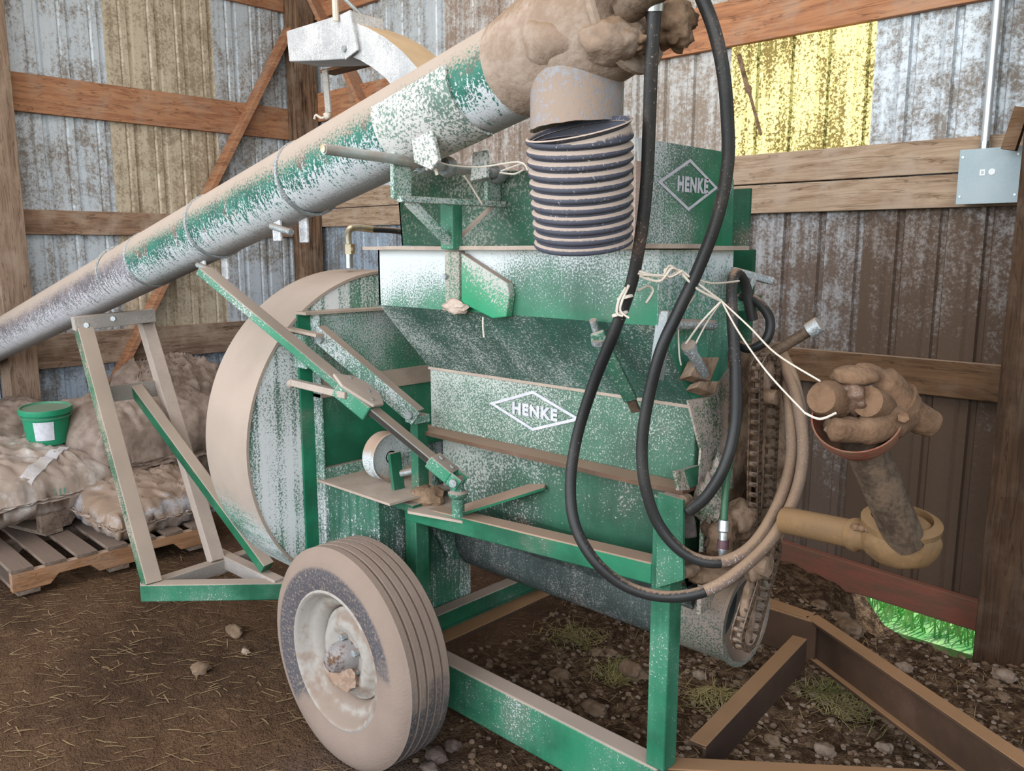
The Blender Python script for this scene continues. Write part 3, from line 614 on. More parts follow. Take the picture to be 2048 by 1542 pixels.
# --- drum
DX, DY, DZ, DR = -2.40, 1.875, .93, .592
obj('drum_shell', M().lathe([(DR - .004, -.27), (DR, -.27), (DR, .0), (DR, .006), (DR - .010, .006), (DR - .010, -.004), (0, -.004)], (DX, DY, DZ), (1, 0, 0), 128), m_rim, fm, smooth=30)
obj('drum_back', M().lathe([(0, -.272), (DR - .003, -.272), (DR - .003, -.262)], (DX, DY, DZ), (1, 0, 0), 128), m_green_low, fm, smooth=30)
obj('drum_face', M().lathe([(0, -.002), (DR - .012, -.002), (DR - .012, .001), (0, .001)], (DX, DY, DZ), (1, 0, 0), 128), m_face, fm, smooth=0)
yv = 1.488
obj('face_angle', M().box((DX, yv, .36), (DX + .01, yv + .055, 1.385)), dusty('angle_green', base=(.012, .20, .10), powder=-.6, seed=40, top=0), fm, bev=.002, smooth=0)
obj('face_angle_flange', M().box((DX, yv + .05, .34), (DX + .055, yv + .058, 1.385)), m_green_pow, fm, bev=.002, smooth=0)
HX = DX + .05
obj('housing_panel', M().box((DX, yv + .06, .86), (HX - .012, 2.30, 1.385)), m_panel, fm, smooth=0)
obj('housing_rib', M().box((DX, yv + .0, 1.385), (HX + .012, 2.32, 1.394)), m_dusty, fm, smooth=0)
zr1 = 1.1157; zr2 = 0.857
obj('housing_rib', M().box((DX, yv + .05, zr1 - .012), (HX + .006, 2.30, zr1)).box((HX - .012, yv + .06, zr1), (HX, 2.3, zr1 + .05)), m_dusty, fm, smooth=0)
obj('housing_rib', M().box((DX, yv + .06, zr2 - .04), (HX + .004, 2.0, zr2)), m_green_pow, fm, smooth=0)
obj('housing_lower_panel', M().box((DX, yv + .06, zr2), (HX - .018, 2.20, zr1)), dusty('housing_low_paint', base=(.012, .14, .07), powder=-.12, seed=41, streak=.2, fine=120, powc=(.45, .50, .46)), fm, smooth=0)
# guard box under the pulley
obj('guard_box', M().box((HX, 1.545, .33), (-2.055, 1.95, zr2 - .045)), m_panel_dk, fm, bev=.004, smooth=0)
obj('guard_top', M().box((HX - .02, 1.525, zr2 - .045), (-1.97, 1.99, zr2 - .037)), m_dusty, fm, smooth=0)
# --- arm box and linkage
p = (-2.3559, 1.47, 1.3455)
obj('lever_box', M().box((HX - .03, 1.46, 1.2135), (HX + .045, 1.53, 1.3247)), m_green_pow, fm, bev=.003, smooth=0)
obj('lever_box_top', M().beam((-2.4155, 1.46, 1.3406), (-2.2181, 1.46, 1.33), .03, .009), m_dusty, fm, smooth=0)
la, lb = (-2.3016, 1.5, 1.3258), (-1.9735, 1.64, 1.0698)
obj('lever_arm', M().beam(la, lb, .008, .048, (0, 0, 1)).beam(V3(la) + V3((0, .02, .024)), V3(lb) + V3((0, .02, .024)), .045, .006), m_green_pow, fm, bev=.0015, smooth=0)
bolt(V3(la) + (V3(lb) - V3(la)) * .06 + V3((0, -.004, 0)), (.3, -1, 0), .014, .012, m_steel, fm); bolt(V3(lb) - (V3(lb) - V3(la)) * .05 + V3((0, -.004, 0)), (.3, -1, 0), .014, .012, m_steel, fm)
obj('lever_post', M().box((-2.022, 1.655, .775), (-1.985, 1.70, 1.0644)), m_green_low, fm, bev=.003, smooth=0)
obj('lever_cap', M().box((-2.03, 1.64, 1.0513), (-1.975, 1.70, 1.0773)), m_green_pow, fm, bev=.003, smooth=0)
# pulley
pc = V3((-2.16, 1.6828, 0.9057))
obj('pulley', M().lathe([(0, .0), (.070, .0), (.079, .006), (.082, .010), (.082, -.004), (.070, -.02), (.082, -.036), (.082, -.05), (0, -.05)], pc, (1, 0, 0), 40), dusty('pulley_paint', base=(.012, .15, .08), powder=.25, seed=43, topc=(.40, .28, .21), tlo=.1, thi=.5), fm, smooth=40)
obj('pulley_hub', M().lathe([(0, .03), (.016, .03), (.018, .0), (.022, 0)], pc, (1, 0, 0), 18), m_steel, fm)
pa, pb = (-2.09, 1.6411, 0.9409), (-2.07, 1.6452, 0.7744)
obj('pulley_arm', M().beam(pa, pb, .014, .045, (0, 1, 0)), m_green_low, fm, bev=.002, smooth=0)
m = M().cyl((-2.08, 1.656, 0.8689), (-2.05, 1.6865, 0.877), .012, 12); obj('tension_bolt', m, m_steel, fm)
obj('leg_bracket', M().box((-2.10, 1.60, .775), (-1.95, 1.72, .80)), m_green_low, fm, bev=.002, smooth=0)
obj('bracket_dust', M().box((-2.10, 1.60, .80), (-2.03, 1.66, .815)).blob((-1.975, 1.68, .80), (.055, .05, .045), 12, .4), m_mud_dk, fm)
# brass valve on the drum
v0 = V3((-2.52, 1.795, 1.5298))
obj('valve_stem', M().cyl(v0, v0 + V3((0, 0, .05)), .015, 14), m_steel_br, fm)
obj('valve_body', M().cyl(v0 + V3((0, 0, .05)), v0 + V3((0, 0, .085)), .021, 6), m_brass, fm, smooth=0)
obj('valve_elbow', M().tube(spl([v0 + V3((0, 0, .08)), v0 + V3((0, 0, .13)), v0 + V3((0, .03, .145)), v0 + V3((.0, .11, .14))], 5), .013, 12), plain('valve_metal', (.6, .58, .52), (.45, .38, .25), 20, .35, .6), fm)
obj('valve_handle', M().beam(v0 + V3((-.03, 0, .068)), v0 + V3((.03, 0, .068)), .01, .012), m_brass, fm)
obj('valve_hose', M().tube(spl([v0 + V3((0, .10, .14)), v0 + V3((.05, .22, .13)), v0 + V3((.1, .35, .08)), v0 + V3((.1, .5, .0))], 6), .011, 10), m_hose, fm)

# --- hinge frame at the far left
m_hf = m_gal_tan
A0 = V3((-3.2289, 1.2522, 0.28)); AP = V3((-2.9231, 1.5633, 0.28)); BB = V3((-3.2633, 1.7174, 0.28))
obj('base_arm', M().beam(A0 + V3((0, 0, -.035)), AP + (AP - A0) * .6 + V3((0, 0, -.035)), .06, .07), m_green, fm, bev=.004)
obj('base_arm', M().beam(A0 + V3((0, 0, -.035)), BB + (BB - A0) * .3 + V3((0, 0, -.035)), .05, .06), m_gal_tan, fm, bev=.004)
obj('base_arm', M().beam((-3.3316, 1.6242, 0.26), (-2.8409, 1.6372, 0.26), .05, .06), m_gal_tan, fm, bev=.004)
pt = [(-3.3565, 1.27, 0.2702), (-3.7708, 1.3, 1.2542), (-3.39, 1.6, 0.2606), (-3.8747, 1.6, 1.291)]
pt[0] = A0 + V3((.02, .03, -.01)); pt[2] = A0 + (BB - A0) * .70 + V3((0, 0, -.01))
m_hpost = dusty('hinge_post_dust', base=(.02, .17, .085), powder=-.6, tlo=-.02, thi=.12, seed=45, topc=(.38, .305, .25)); m_hpost2 = m_gal_tan
obj('hinge_post', M().beam(pt[0], pt[1], .065, .055, (1, 0, 0)), m_hpost, fm, bev=.003, smooth=0)
obj('hinge_post', M().beam(pt[2], pt[3], .06, .05, (1, 0, 0)), m_tanface, fm, bev=.003, smooth=0)
obj('hinge_crossbar', M().beam((-3.8365, 1.28, 1.2773), (-3.8068, 1.62, 1.2982), .05, .06), m_gal_tan, fm, bev=.003, smooth=0)
obj('hinge_tie', M().beam((-3.7052, 1.33, 0.9745), (-3.7239, 1.6, 0.9722), .012, .07), m_gal_tan, fm, smooth=0)
obj('hinge_brace', M().beam((-3.7312, 1.48, 0.986), (-2.9368, 1.64, 0.311), .05, .05, (1, 0, 1)), m_hpost, fm, bev=.003, smooth=0)
for px in (0, 1):
    bolt([(-3.582, 1.25, 1.291), (-3.7497, 1.42, 1.2976)][px], (.7, -.7, 0), .012, .012, m_steel, fm)

# --- wheel
wc = V3((-2.02, 1.425, .352)); RW = .352
prof = []
for a, r in ((-.088, .205), (-.097, .235), (-.102, .275), (-.097, .310), (-.086, .333), (-.078, .342)): prof.append((r, a))
for k in range(5):
    y = -.060 + k * .030
    prof += [(.3455 + .006 * math.cos((y)*12), y - .0105), (.3455 + .006 * math.cos(y*12), y + .0105), (.339, y + .012), (.339, y + .018)]
prof = prof[:-2] + [(.342, .078), (.333, .086), (.310, .097), (.275, .102), (.235, .097), (.205, .088), (.19, .0)]
g = G('dusty_tyre_rubber'); n1 = g.noi(g.obj, 9, 4); n2 = g.noi(g.obj, 120, 3); x, y, z = g.xyz(g.obj)
rad = g.ma('SQRT', g.add(g.mul(x, x), g.mul(z, z))); side = g.sm(g.mul(g.xyz(g.nor)[1], -1), .35, .7)
ring = g.mul(g.mul(g.sm(rad, .300, .285), side), g.sm(g.add(z, g.mul(x, -.6), g.cen(n1, .25)), -.14, -.04))
low = g.mul(g.sm(g.add(z, g.cen(n1, .6), g.mul(x, -.45)), -.06, -.24), g.inv(side))
groove = g.mul(g.sm(rad, .3425, .3405), g.inv(side))
dk = g.ma('MAXIMUM', g.ma('MAXIMUM', g.mul(ring, .9), g.mul(low, .85)), g.mul(groove, .5))
dk = g.mul(dk, g.sm(n2, .72, .5))
c = g.mix(dk, g.mix(n1, (.215, .16, .128), (.29, .22, .18)), g.mix(n2, (.03, .032, .042), (.10, .10, .115)))
g.bump(g.add(n2, n1), .25, .006); g.fin(c, .9)
obj('tyre', M().lathe(prof, wc, (0, 1, 0), 96, True), g.m, fm, smooth=35)
m_rimw = plain('dusty_white_rim', (.35, .325, .295), (.25, .19, .15), 5, .8, fine=40, bump=.3, lo=.42, hi=.66, top=.85, topc=(.25, .185, .145))
obj('wheel_rim', M().lathe([(.212, -.084), (.222, -.092), (.214, -.096), (.203, -.088), (.196, -.06), (.176, -.048), (.160, -.04), (.150, -.012), (.150, .0), (.162, .03), (.2, .08), (.214, .088)], wc, (0, 1, 0), 72), m_rimw, fm, smooth=45)
obj('wheel_disc', M().lathe([(.150, -.006), (.146, -.018), (.135, -.022), (.122, -.040), (.105, -.050), (.085, -.048), (.072, -.036), (.045, -.034), (0, -.034)], wc, (0, 1, 0), 60), m_rimw, fm, smooth=45)
obj('hub', M().lathe([(.052, -.03), (.05, -.06), (.040, -.085), (.030, -.108), (.018, -.112), (0, -.112)], wc, (0, 1, 0), 30), plain('worn_hub', (.32, .30, .30), (.15, .085, .05), 14, .5, .3, bump=.4, lo=.5, hi=.65), fm)
for k in range(5):
    a = 2 * PI * k / 5 + .5; d = V3((math.cos(a), 0, math.sin(a)))
    bolt(wc + d * .060 + V3((0, -.034, 0)), (0, -1, 0), .0115, .022, m_steel, fm, 'wheel_nut')
obj('hub_mud', M().blob(wc + V3((-.01, -.06, -.055)), (.075, .03, .05), 8, .35), plain('rim_mud', (.42, .31, .25), (.30, .20, .14), 12, .95, bump=.5), fm)
# ================================================================== auger conveyor
AY = 1.42
a0, aj, a1 = V3((-6.2816, 1.42, 0.8899)), V3((-3.3138, 1.42, 1.5588)), V3((-1.0298, 1.42, 2.0664))
ad = (a1 - a0).normalized(); an = V3((0, -1, 0)); au = ad.cross(V3((0, 1, 0))) * -1
if au.z < 0: au = -au
AR = .108
ac = thing('auger_conveyor', (a0 + a1) / 2 - V3((0, 0, .2)), 'long green dust covered auger tube slanting up across the barn', 'auger')
def apt(t): return a0 + (a1 - a0) * t
def auger_material(name, mid, mid2, seed, lo=False):
    g = G(name); n1 = g.noi(g.obj, 5, 4); n2 = g.noi(g.obj, 150, 3, .75); n3 = g.noi(g.scl(g.obj, (110, 20, 20)), 1, 4, .7); n4 = g.noi(g.obj, 11, 4)
    nx_, ny_, nz = g.xyz(g.nor); u = g.add(g.mul(nz, .963), g.mul(nx_, -.268))
    t = g.sm(g.add(u, g.cen(n1, .4), g.cen(n2, 1.9), .05), .02, .40)
    wv = g.add(g.mul(u, -1), g.cen(n1, .5), g.cen(n3, 2.6), g.cen(n2, 3.2), -.32)
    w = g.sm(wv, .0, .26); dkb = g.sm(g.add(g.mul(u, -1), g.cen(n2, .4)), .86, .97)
    c = g.mix(g.sm(n4, .4, .62), mid2, mid)
    c = g.mix(g.mul(g.sm(n4, .56, .66), .8), c, (.13, .075, .06))
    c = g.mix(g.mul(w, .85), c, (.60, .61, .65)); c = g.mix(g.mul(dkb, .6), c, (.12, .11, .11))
    c = g.mix(t, c, g.mix(n1, (.31, .25, .205), (.37, .305, .26)))
    g.bump(g.add(g.mul(n2, .6), g.mul(t, .3)), .25, .006); return g.fin(c, g.add(.55, g.mul(t, .4)))
m_augm = auger_material('auger_tube_paint', (.02, .16, .115), (.02, .10, .075), 1)
m_augl = auger_material('auger_lower_tube', (.20, .18, .20), (.12, .105, .115), 2)
obj('upper_tube', M().cyl(aj, a1, AR, 64), m_augm, ac)
obj('lower_tube', M().cyl(a0, aj + ad * .0, AR + .001, 64), m_augl, ac)
def ring(c, r, w, t, name, mat): return obj(name, M().lathe([(r, -w/2), (r + t, -w/2), (r + t, w/2), (r, w/2)], c, ad, 48, True), mat, ac)
ring(aj, AR, .02, .003, 'tube_joint', m_steel)
k1, k2, k3 = V3((-2.7763, 1.42, 1.6776)), V3((-2.1837, 1.42, 1.8077)), V3((-3.6034, 1.42, 1.5001))
for k in (k1, k2, k3): ring(k, AR, .012, .006, 'u_bolt', m_steel)
def arc_plate(name, p, q, r, d0, d1, t, mat):
    m = M(); n = 14
    for c in (p, q):
        for rr in (r, r + t):
            for k in range(n + 1):
                a = math.radians(d0 + (d1 - d0) * k / n); m.v.append(c + (an * math.cos(a) + au * math.sin(a)) * rr)
    L = n + 1
    for k in range(n):
        m.f += [(L+k, L+k+1, 3*L+k+1, 3*L+k), (k, k+1, 2*L+k+1, 2*L+k), (k, k+1, L+k+1, L+k), (2*L+k, 2*L+k+1, 3*L+k+1, 3*L+k)]
    m.f += [(0, L, 3*L, 2*L), (n, L+n, 3*L+n, 2*L+n)]
    return obj(name, m, mat, ac, smooth=30)
m_saddle = dusty('saddle_plate_paint', base=(.05, .16, .11), powder=.28, powc=(.62, .60, .58), fine=110, seed=50, top=.6, tlo=.6, thi=.9)
s0, s1 = V3((-1.72, 1.42, 1.9124)), V3((-1.4429, 1.42, 1.9747))
arc_plate('saddle_plate', s0, s1, AR + .001, -95, 18, .006, m_saddle)
obj('saddle_lug', M().prism([(-1.6109, 1.335, 1.9071), (-1.5372, 1.335, 1.9053), (-1.5074, 1.335, 1.8058), (-1.533, 1.335, 1.7845), (-1.5952, 1.335, 1.8061)], (0, .012, 0)), m_saddle, ac, bev=.002, smooth=0)
obj('saddle_lug', M().prism([(-1.5617, 1.5, 1.8404), (-1.513, 1.5, 1.8427), (-1.5135, 1.5, 1.7759), (-1.5717, 1.5, 1.7705)], (0, .012, 0)), m_saddle, ac, bev=.002, smooth=0)
for (c, nm) in (((-2.2728, 1.4, 1.6681), 0), ((-2.8188, 1.42, 1.5419), 1)):
    c = V3(c)
    obj('clamp_plate', M().beam(c + V3((-.035, -.02, .035)), c + V3((-.035, -.02, -.045)), .045, .008, (0, 1, 0)), m_white, ac, bev=.002, smooth=0)
    obj('clamp_plate', M().beam(c + V3((.035, .03, .025)), c + V3((.035, .03, -.05)), .045, .008, (0, 1, 0)), m_white, ac, bev=.002, smooth=0)
    obj('clamp_bolt', M().cyl(c + V3((-.05, -.03, -.0)), c + V3((.06, -.03, -.02)), .010, 10), m_steel, ac)
# head, spout
m_head = plain('mud_coated_head', (.34, .265, .215), (.24, .17, .125), 6, .95, fine=70, bump=.9, top=.8, topc=(.19, .12, .07))
sp = V3((-1.158, 1.42, 2.0317)); SR = .099
def spout():
    m = M(); seg = 48; zl = 1.8475; zr_ = 1.8611
    for lvl in range(5):
        for rr in (SR, SR - .006):
            for k in range(seg):
                a = 2*PI*k/seg; ca, sa = math.cos(a), math.sin(a)
                zb = (zl + zr_)/2 + (zr_ - zl)/2 * (ca*.725 + sa*.688) + .004 * mn.noise(V3((ca*3, sa*3, 0)))
                zt = sp.z + .02; z = zt + (zb - zt) * lvl / 4; f = 1 + (.10 if lvl == 0 else .03 if lvl == 1 else 0)
                m.v.append(V3((sp.x + ca * rr * f, AY + sa * rr * f, z)))
    for lvl in range(4):
        for w in (0, 1):
            for k in range(seg):
                a = (lvl*2 + w)*seg; b = ((lvl+1)*2 + w)*seg; k2 = (k+1) % seg; m.f.append((a+k, a+k2, b+k2, b+k))
    for k in range(seg): k2 = (k+1) % seg; m.f.append((8*seg+k, 8*seg+k2, 9*seg+k2, 9*seg+k))
    return m
m_spout = dusty('spout_dust', base=(.30, .30, .33), base2=(.22, .22, .24), powder=.1, powc=(.33, .245, .19), fine=90, coarse=6, seed=52, amp=2.0, topc=(.45, .33, .25))
obj('spout', spout(), m_spout, ac, smooth=35)
obj('head_housing', M().tube([(-1.3382, 1.42, 2.0001), (-1.2896, 1.42, 2.0101), (-1.2342, 1.42, 2.0226), (-1.1514, 1.42, 2.0405), (-1.0802, 1.42, 2.0556), (-1.0371, 1.42, 2.0649)], [AR+.001, AR+.008, AR+.016, AR+.018, AR+.012, AR+.006], 48), m_head, ac, smooth=60)
m = M().blob(sp + V3((.0, -.025, -.012)), (.118, .108, .075), 5, .12, 4, 1.6); obj('mud_coat', m, m_head, ac, smooth=80)
m = M().blob(V3((-1.0216, 1.36, 1.9992)), (.06, .06, .045), 6, .2, 4, 1.6); obj('mud_coat', m, m_head, ac, smooth=80)
e0 = V3((-1.0268, 1.42, 2.0433)); obj('end_flange', M().lathe([(0, -.01), (.118, -.012), (.125, -.004), (.125, .006), (.118, .012), (0, .012)], V3((-1.0346, 1.42, 2.0654)), ad, 40), m_head, ac)
obj('motor_body', M().cyl((-0.9991, 1.36, 2.0454), (-0.905, 1.36, 2.0842), .030, 20), m_shaft, ac)
mb = V3((-0.9518, 1.4609, 2.0377)); obj('motor_mud', M().blob(mb, (.045, .05, .05), 9, .35, 4, 2.0), m_mud_dk, ac, smooth=80)
obj('motor_mud', M().blob(V3((-0.985, 1.3915, 1.9941)), (.035, .04, .022), 19, .35, 4, 2.0), m_mud_dk, ac, smooth=80)
# corrugated drop pipe
pb_, pt_ = V3((-1.0963, 1.3724, 1.6092)), V3((-1.0689, 1.3189, 1.8293))
pd = (pt_ - pb_); L = pd.length; prof = [(.098, .004)]
for k in range(11):
    r = .1035 + .004 * k / 10; z = L * k / 11; st = L / 11
    prof += [(r - .013, z), (r - .013, z + st*.05), (r - .002, z + st*.10), (r, z + st*.22), (r, z + st*.42), (r - .0015, z + st*.54), (r - .0055, z + st*.74), (r - .010, z + st*.90), (r - .0125, z + st*.97)]
prof += [(.101, L), (.107, L + .006), (.103, L + .008), (.098, L)]
mp = M().lathe(prof, pb_, pd, 64, True)
top = [i for i, v in enumerate(mp.v) if (v - pb_).dot(pd.normalized()) > L * .965]
for i in top:
    v = mp.v[i]; q = v - pb_; side = q.dot(V3((.725, .688, 0))); mp.v[i] = v + pd.normalized() * (side * .13)
m_pipe = G('black_pipe_dusty'); g = m_pipe; n1 = g.noi(g.obj, 7, 4); n2 = g.noi(g.obj, 160, 3)
nz = g.xyz(g.nor)[2]
t = g.sm(g.add(nz, g.cen(n1, .15), g.cen(n2, .25)), .30, .46); w = g.sm(g.add(g.cen(n2, 3), g.cen(n1, 1.4), -.42), 0, .35)
c = g.mix(g.mul(w, .8), g.mix(n1, (.030, .033, .048), (.085, .088, .115)), (.42, .40, .40)); c = g.mix(t, c, g.mix(n1, (.38, .30, .25), (.43, .345, .29)))
g.fin(c, .6)
obj('corrugated_pipe', mp, m_pipe.m, ac, smooth=50, label='black corrugated drop pipe with dust on each ridge')

# ================================================================== ratchet jack from the auger down to the mill leg
j1, j0 = V3((-2.5808, 1.27, 1.5296)), V3((-1.762, 1.6, 0.9333))
jd = (j0 - j1); jl = jd.length
rj = thing('ratchet_jack', j0 - V3((0, 0, .17)), 'square green ratchet jack strut slanting from auger tube to mill leg', 'jack')
def jp(t): return j1 + jd * t
upj = (0, 0, 1)
m_jt = dusty('jack_tube_dust', base=(.012, .20, .10), powder=-.3, tlo=.2, thi=.42, topc=(.37, .305, .26), seed=60)
obj('outer_tube', M().beam(jp(.0), jp(0.58), .062, .026, upj), m_jt, rj, bev=.003, smooth=0)
obj('inner_bar', M().beam(jp(.60), jp(.94), .046, .020, upj), dusty('inner_bar_dust', base=(.25, .25, .24), powder=.1, tlo=.3, thi=.55, topc=(.36, .28, .225), powc=(.36, .33, .31), seed=61), rj, bev=.0015, smooth=0)
sd = jd.normalized().cross(V3(upj)).normalized(); uu = sd.cross(jd.normalized()); hm = M()
if sd.y > 0: sd = -sd
for k in range(38):
    c = jp(.655 + .27 * k / 38) + sd * .0235 - uu * .001
    hm.beam(c - jd.normalized() * .0035, c + jd.normalized() * .0035, .002, .014, uu)
tag(obj('ratchet_hole', hm, flat('hole_dark', (.03, .025, .02)), rj, smooth=0), kind='stuff')
c = jp(.625)
obj('ratchet_body', M().beam(jp(.575), jp(.70), .066, .052, upj, ou=-.008), m_jt, rj, bev=.006, smooth=0)
cp_ = [(-.085, -.038), (-.06, .028), (-.02, .058), (.05, .052), (.085, .018), (.078, -.03), (.03, -.045), (-.03, -.062)]
m = M().prism([jp(.632) + jd.normalized() * a + sd * -b + uu * .022 for a, b in cp_], uu * .010); obj('ratchet_cover', m, m_tanface, rj, bev=.003, smooth=0)
for a, b in ((-.05, .01), (.02, .02), (.055, -.01)): bolt(jp(.632) + jd.normalized() * a + sd * -b + uu * .032, uu, .006, .004, m_steel, rj, 'rivet')
h0 = jp(.62) + sd * .03; obj('handle', M().beam(h0, V3((-2.316, 1.42, 1.1739)), .026, .022).cyl(V3((-2.316, 1.42, 1.1739)), V3((-2.3404, 1.42, 1.1663)), .014, 12), m_tanface, rj, bev=.003)
obj('clevis', M().beam(jp(.925), jp(1.0), .060, .040, upj), m_jt, rj, bev=.003, smooth=0)
obj('clevis_ear', M().beam(jp(.99) + sd * .024, jp(1.035) + sd * .024, .007, .04, upj), m_jt, rj, bev=.002, smooth=0); obj('clevis_ear', M().beam(jp(.99) - sd * .024, jp(1.035) - sd * .024, .007, .04, upj), m_jt, rj, bev=.002, smooth=0)
obj('clevis_pin', M().cyl(jp(1.02) + sd * .037, jp(1.02) - sd * .037, .012, 14), m_steel, rj)
for t in (.945, .985): bolt(jp(t) + uu * .022, uu, .008, .006, m_steel, rj, 'bolt')
b_ = jp(1.02)
obj('swivel_post', M().lathe([(0, -.11), (.019, -.11), (.019, -.055), (.026, -.05), (.030, -.042), (.030, -.036), (.020, -.030), (.016, .0), (0, .0)], b_, (0, 0, 1), 24), dusty('swivel_paint', base=(.012, .20, .10), powder=.0, seed=62), rj)

# ================================================================== mill drive end: plates, shafts, chains
obj('end_plate', M().prism([(-1.045, 1.80, .66), (-1.045, 1.80, 1.02), (-1.045, 1.765, 1.215), (-1.045, 1.90, 1.30), (-1.045, 2.08, 1.30), (-1.045, 2.10, .70)], (.012, 0, 0)), m_peel, fm, smooth=0)
obj('worn_corner', M().prism([(-1.03, 1.6876, 1.2439), (-1.03, 1.8278, 1.2379), (-1.03, 1.8552, 1.1438), (-1.03, 1.8152, 1.0205), (-1.03, 1.7493, 1.0021), (-1.03, 1.7559, 1.1093)], (.006, 0, 0)), m_peel, fm, smooth=0)
obj('end_tab', M().prism([(-1.02, 1.6227, 1.0843), (-1.02, 1.6597, 1.0818), (-1.02, 1.6899, 1.026), (-1.02, 1.6407, 1.0341)], (.008, 0, 0)), m_peel, fm, smooth=0)
obj('end_tab', M().beam((-1.03, 1.6777, 1.049), (-1.03, 1.7509, 1.0466), .008, .05), m_green, fm, smooth=0)
obj('hinge_bar', M().beam((-1.1898, 1.545, 1.4045), (-1.1727, 1.665, 1.2288), .034, .014, (.3, -1, .3)), dusty('hinge_bar_paint', base=(.03, .22, .12), powder=-.15, powc=(.45, .5, .46), seed=63, streak=.1, topc=(.36, .32, .26)), fm, bev=.003)
obj('hinge_bar_tip', M().beam((-1.1755, 1.66, 1.2418), (-1.1743, 1.69, 1.1972), .022, .012, (.3, -1, .3)), m_shaft, fm, smooth=0)
obj('hinge_pin', M().cyl((-1.1984, 1.54, 1.4338), (-1.2071, 1.58, 1.3706), .009, 10), m_steel, fm); obj('hinge_eye', M().lathe([(.009, -.008), (.019, -.008), (.019, .008), (.009, .008)], (-1.195, 1.56, 1.3852), (.3, -.6, 1), 16, True), m_steel, fm)
# clamp pins on the hopper's right side
obj('side_angle', M().beam((-1.03, 1.5857, 1.4612), (-1.03, 1.5575, 1.3072), .03, .02), m_steel, fm, bev=.002)
obj('side_pin', M().cyl((-0.99, 1.5695, 1.4354), (-0.99, 1.7318, 1.4224), .012, 16), m_steel, fm)
obj('side_pin', M().cyl((-0.98, 1.6105, 1.3805), (-0.99, 1.6972, 1.3097), .013, 16), m_steel, fm); obj('pin_head', M().cyl((-0.98, 1.6059, 1.3865), (-0.98, 1.6173, 1.3742), .017, 16), m_steel, fm)
obj('clamp_block', M().prism([(-0.99, 1.6356, 1.3118), (-0.99, 1.6719, 1.3522), (-0.99, 1.7684, 1.3431), (-0.99, 1.7306, 1.2892)], (-.03, 0, -.012)), m_mud, fm, bev=.003, smooth=0)
obj('clamp_block', M().prism([(-0.985, 1.6552, 1.2845), (-0.985, 1.6764, 1.296), (-0.985, 1.7642, 1.2858), (-0.985, 1.743, 1.2568)], (-.03, 0, -.012)), m_mud, fm, bev=.003, smooth=0)
# T handle and side brackets
obj('t_handle', M().beam((-1.0127, 1.8497, 1.5468), (-0.9536, 1.9416, 1.5203), .024, .018).beam((-0.9799, 1.8906, 1.5283), (-0.9892, 1.8717, 1.4846), .026, .014), m_steel, fm, bev=.002)
obj('bearing_block', M().box(V3((-1.0002, 1.8992, 1.4669)) - V3((.03, .03, .02)), V3((-1.0002, 1.8992, 1.4669)) + V3((.03, .03, .02))), m_green, fm, bev=.003)
obj('crank_tube', M().cyl((-0.8998, 1.8565, 1.3525), (-0.7977, 1.8577, 1.4227), .013, 16), m_shaft, fm); obj('crank_grip', M().cyl((-0.8125, 1.8551, 1.4115), (-0.7896, 1.8598, 1.4289), .019, 16), m_steel, fm)
# hidden bulk behind the chains: bearing housings, gearbox, shield
obj('bearing_housing', M().lathe([(0, -.1), (.07, -.1), (.075, .02), (.05, .04), (.03, .05), (.028, .10), (0, .10)], (-1.0, 2.0666, 1.0306), (1, 0, 0), 28), m_mud_dk, fm)
obj('drive_backing', M().prism([(-1.03, 1.8938, 1.3455), (-1.03, 2.1681, 1.3352), (-1.03, 2.2673, 1.1665), (-1.03, 2.3061, 0.8567), (-1.03, 2.2271, 0.6903), (-1.03, 1.9098, 0.7944)], (-.012, 0, 0)), m_mud_dk, fm, smooth=0)
for k, (px, r, sc, mt) in enumerate((((-0.97, 1.8552, 0.9189), (.045, .045, .05), .4, m_mud), ((-0.98, 1.7872, 0.8942), (.04, .04, .06), .5, m_mud_dk), ((-0.99, 1.7627, 0.8066), (.07, .08, .03), .5, m_mud_dk),
                                 ((-0.99, 1.8856, 0.7871), (.05, .05, .03), .5, m_mud), ((-0.99, 2.0687, 0.9616), (.04, .05, .05), .4, m_mud), ((-1.0, 1.7542, 0.9881), (.03, .03, .06), .5, m_peel), ((-1.01, 1.8298, 1.0214), (.025, .04, .07), .5, m_peel))):
    obj('mud_cake', M().blob(px, r, 20 + k, sc, 3, 2.0), mt, fm, smooth=80)
obj('leg_upper_face', M().prism([(-1.0552, 1.618, 1.0256), (-0.9862, 1.618, 1.0219), (-0.9785, 1.618, 0.8274), (-1.0527, 1.618, 0.7856)], (0, .008, 0)), m_green, fm, smooth=0)
obj('round_stub', M().cyl((-0.9957, 1.7002, 0.8234), (-0.9997, 1.6427, 0.8329), .016, 18), m_mud, fm)
obj('valve_bolt', M().cyl((-1.0182, 1.691, 0.9985), (-1.0138, 1.6545, 1.004), .016, 14), m_mud, fm)
m = M(); cc = V3((-1.0182, 1.6602, 0.9555))
obj('rag', M().prism([cc + V3((.725*a, .688*a, b)) for a, b in ((-.03, .03), (.02, .045), (.035, .0), (.04, -.04), (-.005, -.045), (-.045, -.03))], (.012, -.012, 0)), plain('dark_rag', (.06, .05, .045), (.10, .085, .075), 20, .95, bump=.6), fm, bev=.006)

